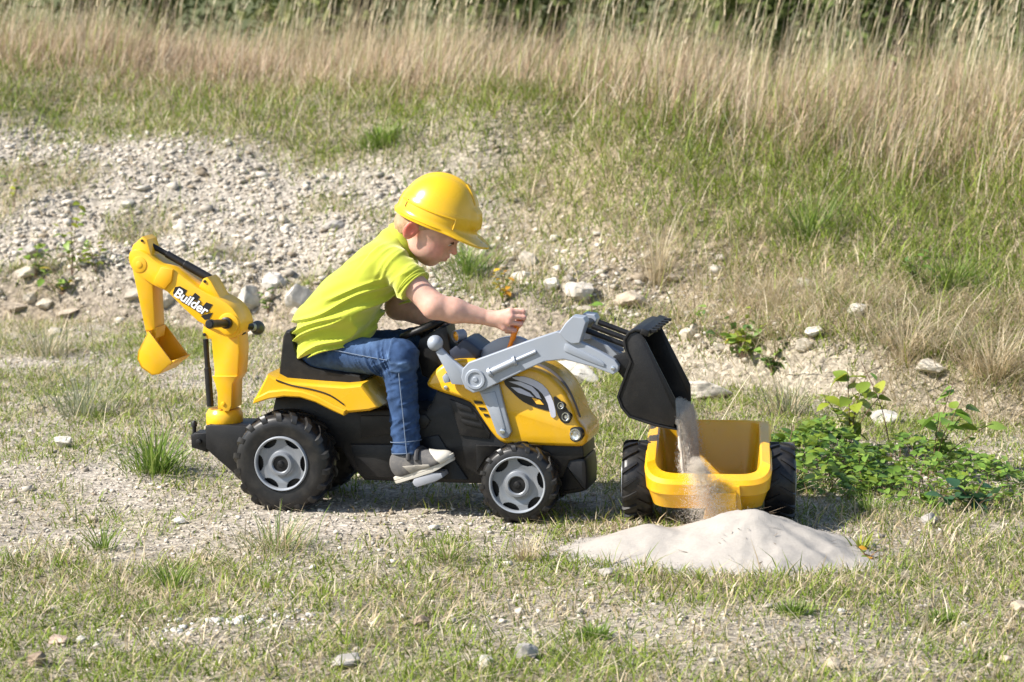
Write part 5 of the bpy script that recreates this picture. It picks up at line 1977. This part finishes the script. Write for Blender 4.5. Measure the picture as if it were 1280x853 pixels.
FRESH = np.array([[.14, .23, .03], [.19, .28, .045], [.11, .18, .035], [.25, .31, .08]])
SAGE = np.array([[.20, .22, .13], [.26, .27, .17], [.16, .19, .10]])
STR = C_STRAW[:3]
tuft(195, 592, 120, 66, 260, 'big green grass tuft growing behind the rear hitch of the tractor', FRESH, .0045, 1, spread=1.5)
tuft(100, 520, 130, 80, 120, 'wispy grey green weed clump left of the digger bucket', SAGE, .003, 2, spread=1.3)
tuft(475, 183, 72, 30, 320, 'bright green cushion of grass high on the rubble slope', FRESH * 1.0, .006, 3, spread=1.6)
tuft(585, 345, 100, 44, 220, 'green grass tuft below the peak of the hard hat', FRESH, .004, 4, spread=1.3)
tuft(1010, 300, 130, 70, 200, 'dark green grass tuft leaning over the bank', FRESH * .8, .004, 5, spread=1.5)
tuft(1190, 365, 150, 60, 260, 'green grass clump high on the bank above the shrub', FRESH * .9, .004, 6, spread=1.4)
tuft(820, 360, 60, 95, 130, 'clump of upright dry stems above the loader bucket', STR, .0026, 7, spread=.5)
tuft(655, 700, 60, 40, 90, 'dry straw tuft in the turf left of the sand pile', STR, .0022, 8)
tuft(345, 690, 170, 56, 200, 'straggling green and dry tuft below the rear wheel', np.vstack([FRESH, STR]), .0028, 9, spread=1.6)
tuft(130, 690, 60, 46, 60, 'thin green tuft on the bare track at the picture edge side', FRESH, .004, 10, spread=1.3)
tuft(215, 735, 90, 48, 100, 'green tuft of coarse blades above the white stone chips', FRESH, .004, 11, spread=1.4)
tuft(560, 700, 120, 36, 140, 'low tangle of green and straw blades below the pedal', np.vstack([FRESH, STR]), .003, 12, spread=1.5)
tuft(1085, 640, 90, 34, 90, 'shaded grass tuft between trailer wheel and leafy shrub', FRESH * .9, .0035, 13, spread=1.4)
tuft(1075, 690, 34, 30, 40, 'small yellow green sprig at the right end of the sand pile', np.array([[.30, .33, .04], [.22, .28, .04]]), .006, 14)
tuft(985, 520, 80, 60, 160, 'dry grass clump behind the trailer\'s outer wheel', np.vstack([STR, SAGE]), .003, 15)
tuft(1240, 470, 120, 90, 320, 'mound of bleached straw on the bank at the picture edge', STR, .0026, 16, spread=1.6)
tuft(1130, 450, 120, 80, 260, 'mound of tangled straw on the bank above the yellow green sapling', STR, .0026, 17, spread=1.6)
tuft(700, 520, 60, 50, 120, 'dry grass clump seen between hood nose and loader bucket', np.vstack([STR, C_GREEN]), .0026, 18)
tuft(60, 445, 120, 60, 160, 'low mixed weeds at the foot of the bank by the picture edge', np.vstack([SAGE, STR]), .003, 19, spread=1.3)
tuft(990, 770, 64, 22, 220, 'low bright green tuft in the near grass below the sand pile', FRESH, .004, 20, spread=1.5)
tuft(740, 800, 76, 24, 240, 'low green patch of blades in the near grass at the middle', FRESH, .004, 21, spread=1.5)
tuft(1180, 780, 66, 22, 200, 'low green tuft in the near grass under the shrub', FRESH, .004, 22, spread=1.5)


def leaf_mesh(name, ratio=.62, fold=.22, mat=None, tint=(.1, .2, .03), tooth=0.0):
    """an ovate leaf, length 1 along x, folded along its midrib and drooping"""
    xs_ = [0, .12, .32, .55, .78, .92, 1.0]
    hw = [0.01, .55, .95, 1.0, .66, .30, .0]
    V, F = [], []
    for i, (a, b_) in enumerate(zip(xs_, hw)):
        z = -.28 * a * a
        hb_ = b_ * ratio / 2
        V += [(a, -hb_, z + fold * hb_), (a, 0, z), (a, hb_, z + fold * hb_)]
    for i in range(len(xs_) - 1):
        q = 3 * i
        F += [(q, q + 1, q + 4, q + 3), (q + 1, q + 2, q + 5, q + 4)]
    me = bpy.data.meshes.new(name)
    me.from_pydata(V, [], F)
    a = me.attributes.new('tint', 'FLOAT_COLOR', 'POINT')
    c = np.ones((len(V), 4), np.float32)
    c[:, :3] = tint
    a.data.foreach_set('color', c.ravel())
    me.shade_smooth()
    me.materials.append(mat or LEAFM)
    return me


LG = [leaf_mesh('leaf', .60, .25, None, t) for t in ((.115, .21, .03), (.16, .27, .04), (.22, .32, .06), (.085, .16, .035))]
LY = [leaf_mesh('leaf', .66, .25, None, t) for t in ((.26, .31, .030), (.34, .36, .04), (.18, .25, .03))]
LO = [leaf_mesh('leaf', .6, .25, None, t) for t in ((.62, .40, .02), (.55, .28, .03), (.45, .34, .04))]
LD = [leaf_mesh('leaf', .75, .2, None, t) for t in ((.04, .10, .045), (.06, .13, .05))]
STEMM = plastic('plant stem', (0.16, 0.09, 0.05), 0.7, 0.2)
STEMG = plastic('green stem', (0.14, 0.15, 0.05), 0.7, 0.2)


def put_leaf(parent, base, me, pos, az, tilt, roll, size):
    o = bpy.data.objects.new('leaf', me)
    COL.objects.link(o)
    o.parent = parent
    m4 = Matrix.Translation(Vector(pos - base)) @ Matrix.Rotation(az, 4, 'Z') @ Matrix.Rotation(-tilt, 4, 'Y') @ Matrix.Rotation(roll, 4, 'X') @ Matrix.Scale(size, 4)
    o.matrix_local = m4
    return o


def leaf_bulk(name, parent, base, meshes, pos, az, tilt, roll, size, r2):
    """many leaves joined as one part"""
    VV, TT, CC, n0 = [], [], [], 0
    sh0 = [(np.array([v.co[:] for v in m.vertices]), np.array([[p.vertices[i] for i in range(4)] for p in m.polygons]), np.array([d.color[:3] for d in m.attributes['tint'].data])) for m in meshes]
    for i in range(len(pos)):
        V0_, F0_, C0_ = sh0[r2.integers(0, len(sh0))]
        m4 = np.array(Matrix.Rotation(az[i], 3, 'Z') @ Matrix.Rotation(-tilt[i], 3, 'Y') @ Matrix.Rotation(roll[i], 3, 'X'))
        VV.append((V0_ * size[i]) @ m4.T + pos[i] - base)
        TT.append(F0_ + n0)
        CC.append(C0_ * r2.uniform(.75, 1.2))
        n0 += len(V0_)
    o = bulk(name, np.concatenate(VV), np.concatenate(TT), LEAFM, np.concatenate(CC), True, parent)
    o['kind'] = 'stuff'
    return o


def stalk_plant(name, u, v, tops, leaves, lsize, palette, label, seed, cat='plant', stem=None, lean_px=0, group=None, rad=.0022):
    """stems rising from one root to points of the place, with leaves set along them; every leaf a part"""
    r2 = np.random.default_rng(seed)
    p = ground(u, v)
    sc = np.linalg.norm(p - CAM) / FPX
    e = empty(name, p)
    tag(e, label, cat, group)
    for (du, dv, dy) in tops:
        t = p + np.array([du * sc, dy, dv * sc])
        mid = (p + t) / 2 + np.array([-du * sc * .15, 0, .04 * (t[2] - p[2])])
        pts = spline(np.array([p, mid, t]), 5, False)
        tube('stem', pts - p, np.linspace(rad, rad * .5, len(pts)), stem or STEMM, e, 6)
        for i in range(leaves):
            q = .30 + .70 * (i + .5) / leaves
            b_ = pts[int(q * (len(pts) - 1))] + r2.normal(0, .004, 3)
            put_leaf(e, p, palette[r2.integers(0, len(palette))], b_, r2.uniform(0, 6.283), r2.uniform(-.5, .7), r2.uniform(-.7, .7), lsize * r2.uniform(.65, 1.25))
    return e


def shrub(name, u0, u1, v0, v1, hpx, n_part, n_more, lsize, palette, label, seed, cat='shrub'):
    """low mat of leafy shoots between points of the place"""
    r2 = np.random.default_rng(seed)
    pc = ground((u0 + u1) / 2, (v0 + v1) / 2)
    sc = np.linalg.norm(pc - CAM) / FPX
    e = empty(name, pc)
    tag(e, label, cat)
    n = n_part + n_more
    pos = []
    gl, gr_ = ground(u0, v1), ground(u1, v1)
    gt = ground((u0 + u1) / 2, v0)
    cx, cy = (gl[0] + gr_[0]) / 2, (gl[1] + gt[1]) / 2
    rx, ry = (gr_[0] - gl[0]) / 2, max(.12, abs(gt[1] - gl[1]) / 2)
    a = r2.uniform(0, 6.283, n)
    q = np.sqrt(r2.random(n))
    x, y = cx + rx * q * np.cos(a), cy + ry * q * np.sin(a)
    dome = hpx * sc * np.sqrt(np.clip(1 - q ** 2, 0, 1)) * (.75 + .5 * noise3(x * 9, y * 9, 0, seed))
    z = height(x, y) + np.clip(dome, .01, None) * r2.random(n) ** .45
    pos = np.column_stack([x, y, z])
    az, ti, ro = r2.uniform(0, 6.283, n), r2.uniform(-.4, .8, n), r2.uniform(-.6, .6, n)
    sz = lsize * r2.uniform(.45, 1.35, n)
    order = np.argsort(y - .8 * (z - height(x, y)))
    front = order[:n_part]
    rest = order[n_part:]
    for i in front:
        put_leaf(e, pc, palette[r2.integers(0, len(palette))], pos[i], az[i], ti[i], ro[i], sz[i])
    OFF_ = pos[rest]
    leaf_bulk('foliage', e, pc, palette, OFF_, az[rest], ti[rest], ro[rest], sz[rest], r2)
    st = []
    for i in r2.choice(n, 46):
        b0 = np.array([x[i] + r2.normal(0, .02), y[i] + r2.normal(0, .02), float(height(x[i], y[i]))])
        st.append(tube_geo(np.array([b0, (b0 + pos[i]) / 2 + r2.normal(0, .006, 3), pos[i]]) - pc, [.0018, .0015, .001], 4))
    Vx, Fx = join_geo(st)
    tag(mk('stems', Vx, Fx, STEMM, e, 0), kind='stuff')
    return e


shrub('leafy_shrub', 972, 1140, 552, 630, 70, 210, 760, .034, LG + LY[2:], 'dense green leafy shrub beside the trailer wheel', 201)
shrub('leafy_shrub', 1085, 1330, 562, 646, 50, 210, 820, .030, LG[:3] + LY[2:], 'low green leafy shrub spreading to the picture edge', 202)
stalk_plant('sapling', 1062, 568, [(-5, 108, .0), (22, 96, .05), (45, 80, .02), (-35, 76, -.02), (8, 84, -.05)], 9, .058, LY, 'yellow green sapling rising above the leafy shrub', 203, stem=STEMM, cat='sapling')
stalk_plant('sapling', 1165, 600, [(25, 120, .02), (5, 84, -.03), (48, 90, .04), (72, 70, 0), (30, 100, -.05)], 9, .056, LG[1:3] + LY[2:], 'taller green sapling with drooping leaves right of the yellow one', 204, cat='sapling')
stalk_plant('sapling', 1115, 575, [(-38, 120, .05)], 3, .04, LG, 'single bare reddish shoot between the two saplings', 205, cat='sapling')
stalk_plant('broadleaf_weed', 1215, 640, [(-20, 34, -.03), (15, 42, .0), (30, 26, -.04), (-40, 22, 0)], 6, .050, LD, 'dark broad leaved weed at the foot of the low shrub', 206, cat='weed')
stalk_plant('broadleaf_weed', 930, 455, [(-20, 60, 0), (10, 70, .05), (30, 50, 0), (-40, 40, 0), (0, 40, -.05)], 8, .042, LG + LY[:1], 'green bramble on the bank behind the loader bucket', 207, cat='weed')
stalk_plant('broadleaf_weed', 912, 446, [(-2, 22, -.03), (8, 26, -.03)], 4, .046, LY[:2] + LO[2:], 'small yellowed weed beside the green bramble', 208, cat='weed')
stalk_plant('broadleaf_weed', 742, 420, [(-6, 50, 0), (8, 34, 0)], 5, .045, LG[1:3], 'upright green weed behind the loader crossbar', 209, cat='weed')
stalk_plant('broadleaf_weed', 628, 390, [(-12, 40, 0), (4, 46, .03), (16, 30, 0), (-4, 22, 0)], 7, .030, LO + LY[:1], 'orange and yellow leaved weed above the child\'s hand', 210, cat='weed')
stalk_plant('broadleaf_weed', 90, 345, [(-14, 62, 0), (12, 96, .02), (2, 74, 0), (26, 40, 0)], 7, .046, LY + LG[2:3], 'tall yellow green weed on the slope left of the digger', 211, cat='weed')
stalk_plant('broadleaf_weed', 78, 380, [(-40, 26, 0), (20, 24, 0), (-10, 34, 0), (46, 22, 0)], 6, .050, LG + LO[2:], 'creeping dark green weed at the foot of the rubble slope', 212, cat='weed')
stalk_plant('broadleaf_weed', 18, 262, [(-8, 40, 0), (8, 46, 0)], 5, .042, LY + LG[2:3], 'thin yellow green weed at the picture edge on the slope', 213, cat='weed')
stalk_plant('broadleaf_weed', 1145, 365, [(-14, 44, 0), (14, 50, .03), (0, 34, 0), (30, 26, 0)], 8, .036, LG, 'green leafy weed on the bank among dry grass', 214, cat='weed')
stalk_plant('broadleaf_weed', 335, 395, [(-6, 28, 0), (10, 34, 0)], 6, .034, LG, 'small green weed beside the white block of stone', 215, cat='weed')
stalk_plant('broadleaf_weed', 860, 430, [(10, 34, 0), (26, 40, .03)], 6, .034, LG, 'green sprig just right of the bucket lip', 216, cat='weed')
stalk_plant('broadleaf_weed', 1085, 702, [(14, 14, 0), (-16, 20, 0), (26, 8, 0)], 3, .026, LG[2:3] + LO[1:2], 'little reddish twiggy weed at the tail of the sand pile', 217, cat='weed')

stalk_plant('broadleaf_weed', 120, 345, [(-10, 40, 0), (16, 52, .02), (-28, 30, 0)], 7, .040, LY + LG[2:3], 'straggling yellow green weed just left of the digger stick', 218, cat='weed')
stalk_plant('broadleaf_weed', 45, 352, [(-14, 36, 0), (14, 30, .02), (0, 44, 0)], 7, .042, LG[1:3] + LY[2:], 'green leafy weed on the rubble slope near the picture edge', 219, cat='weed')
stalk_plant('broadleaf_weed', 965, 470, [(-24, 34, 0), (14, 46, .02), (30, 30, 0), (0, 24, -.03)], 8, .036, LG, 'low leafy green weed on the bank behind the trailer', 220, cat='weed')

# ============================================================ TREES AND BUSHES FAR BEHIND, A POST
FARLEAF = attr_mat('far foliage', 0.8, 0.40, 0.2, 3, spec=0.05)


def far_tree(x, y, hgt, rx, tone, label, seed, slim=1.0):
    r2 = np.random.default_rng(seed)
    z0 = float(height(x, y))
    e = empty('tree', (x, y, z0))
    tag(e, label, 'tree', 'trees behind the meadow')
    tube('trunk', [(0, 0, -.1), (.03, 0, hgt * .4), (0, .04, hgt * .8)], [.09, .06, .02], plastic('bark', (0.09, 0.07, 0.05), 0.9, 0.3), e, 8)
    n = 6500
    cl = r2.normal(size=(46, 3))
    cl /= np.linalg.norm(cl, axis=1)[:, None]
    cl = cl * r2.uniform(.35, .95, (46, 1)) * [rx, rx * .8, hgt * .52] + [0, 0, hgt * .50]
    i = r2.integers(0, 46, n)
    P = cl[i] + r2.normal(size=(n, 3)) * [rx * .17, rx * .17, hgt * .075]
    P = P[P[:, 2] > .02]
    n = len(P)
    Rm = np.linalg.qr(r2.normal(size=(n, 3, 3)))[0]
    s_ = r2.uniform(.022, .050, n)
    q = np.array([[-1, -.35, 0], [1, -.35, 0], [1, .35, .2], [-1, .35, .1]])
    V = np.einsum('nij,kj->nki', Rm, q) * s_[:, None, None] + P[:, None]
    T = np.arange(4)[None] + 4 * np.arange(n)[:, None]
    c = np.array(tone) * r2.uniform(.75, 1.2, (n, 1))
    o = bulk('crown', V.reshape(-1, 3), T, FARLEAF, np.repeat(c, 4, 0), parent=e)
    return e


for x, y, hg, rx, tone, lab, sd in (
        (-4.2, 11.6, 2.2, 1.1, (.18, .20, .075), 'olive green bush behind the meadow at the corner above the slope', 1),
        (-2.6, 11.9, 2.4, 1.1, (.16, .185, .065), 'dull green bush behind the meadow above the digger', 2),
        (-1.1, 11.4, 2.1, 1.0, (.20, .225, .08), 'lighter green bush behind the meadow above the child\'s back', 3),
        (0.3, 11.2, 2.3, 1.0, (.17, .20, .07), 'green bush behind the meadow above the hard hat', 4),
        (1.5, 10.6, 2.1, 0.9, (.20, .235, .08), 'brighter green bush behind the meadow above the loader', 5),
        (2.6, 10.4, 2.4, 1.0, (.13, .165, .055), 'darker bush behind the meadow above the trailer', 6),
        (3.8, 10.2, 2.4, 1.1, (.14, .175, .058), 'dull bush behind the meadow at the corner above the shrub', 7),
        (-3.6, 14.5, 4.0, 1.9, (.10, .13, .045), 'tall shadowy tree farther back above the slope', 8),
        (-0.2, 14.5, 4.2, 2.0, (.10, .13, .045), 'tall shadowy tree farther back at the middle', 9),
        (3.4, 13.8, 4.4, 2.1, (.085, .115, .04), 'tall shadowy tree farther back above the trailer', 10)):
    far_tree(x, y, hg, rx, tone, lab, 300 + sd)
pp = ground(417, 62)
post = tube('fence_post', [(0, 0, -.05), (0.004, 0, .5), (0, 0, .95)], [.017, .016, .015], plastic('weathered wood', (0.30, 0.28, 0.26), 0.9, 0.2), None, 10)
post.location = pp
tag(post, 'thin grey weathered post standing in the tall meadow grass', 'post')

# twigs and straw bits fallen on the sand
x = PX + rng.normal(0.02, .18, 26)
y = PY - .10 + rng.normal(0, .07, 26)
B = np.column_stack([x, y, height(x, y) + np.maximum(pile_h(x, y), 0) + .004])
blades('sand_litter', B, rng.uniform(.012, .05, 26), rng.uniform(.002, .004, 26), rng.uniform(0, 6.283, 26), rng.uniform(1.2, 1.5, 26), rng.uniform(-.2, .2, 26), np.array([[.10, .075, .05]]) * rng.uniform(.5, 2.2, (26, 1)), 'dark twig bits lying on the sand pile', 2, cat='litter', taper=.3)
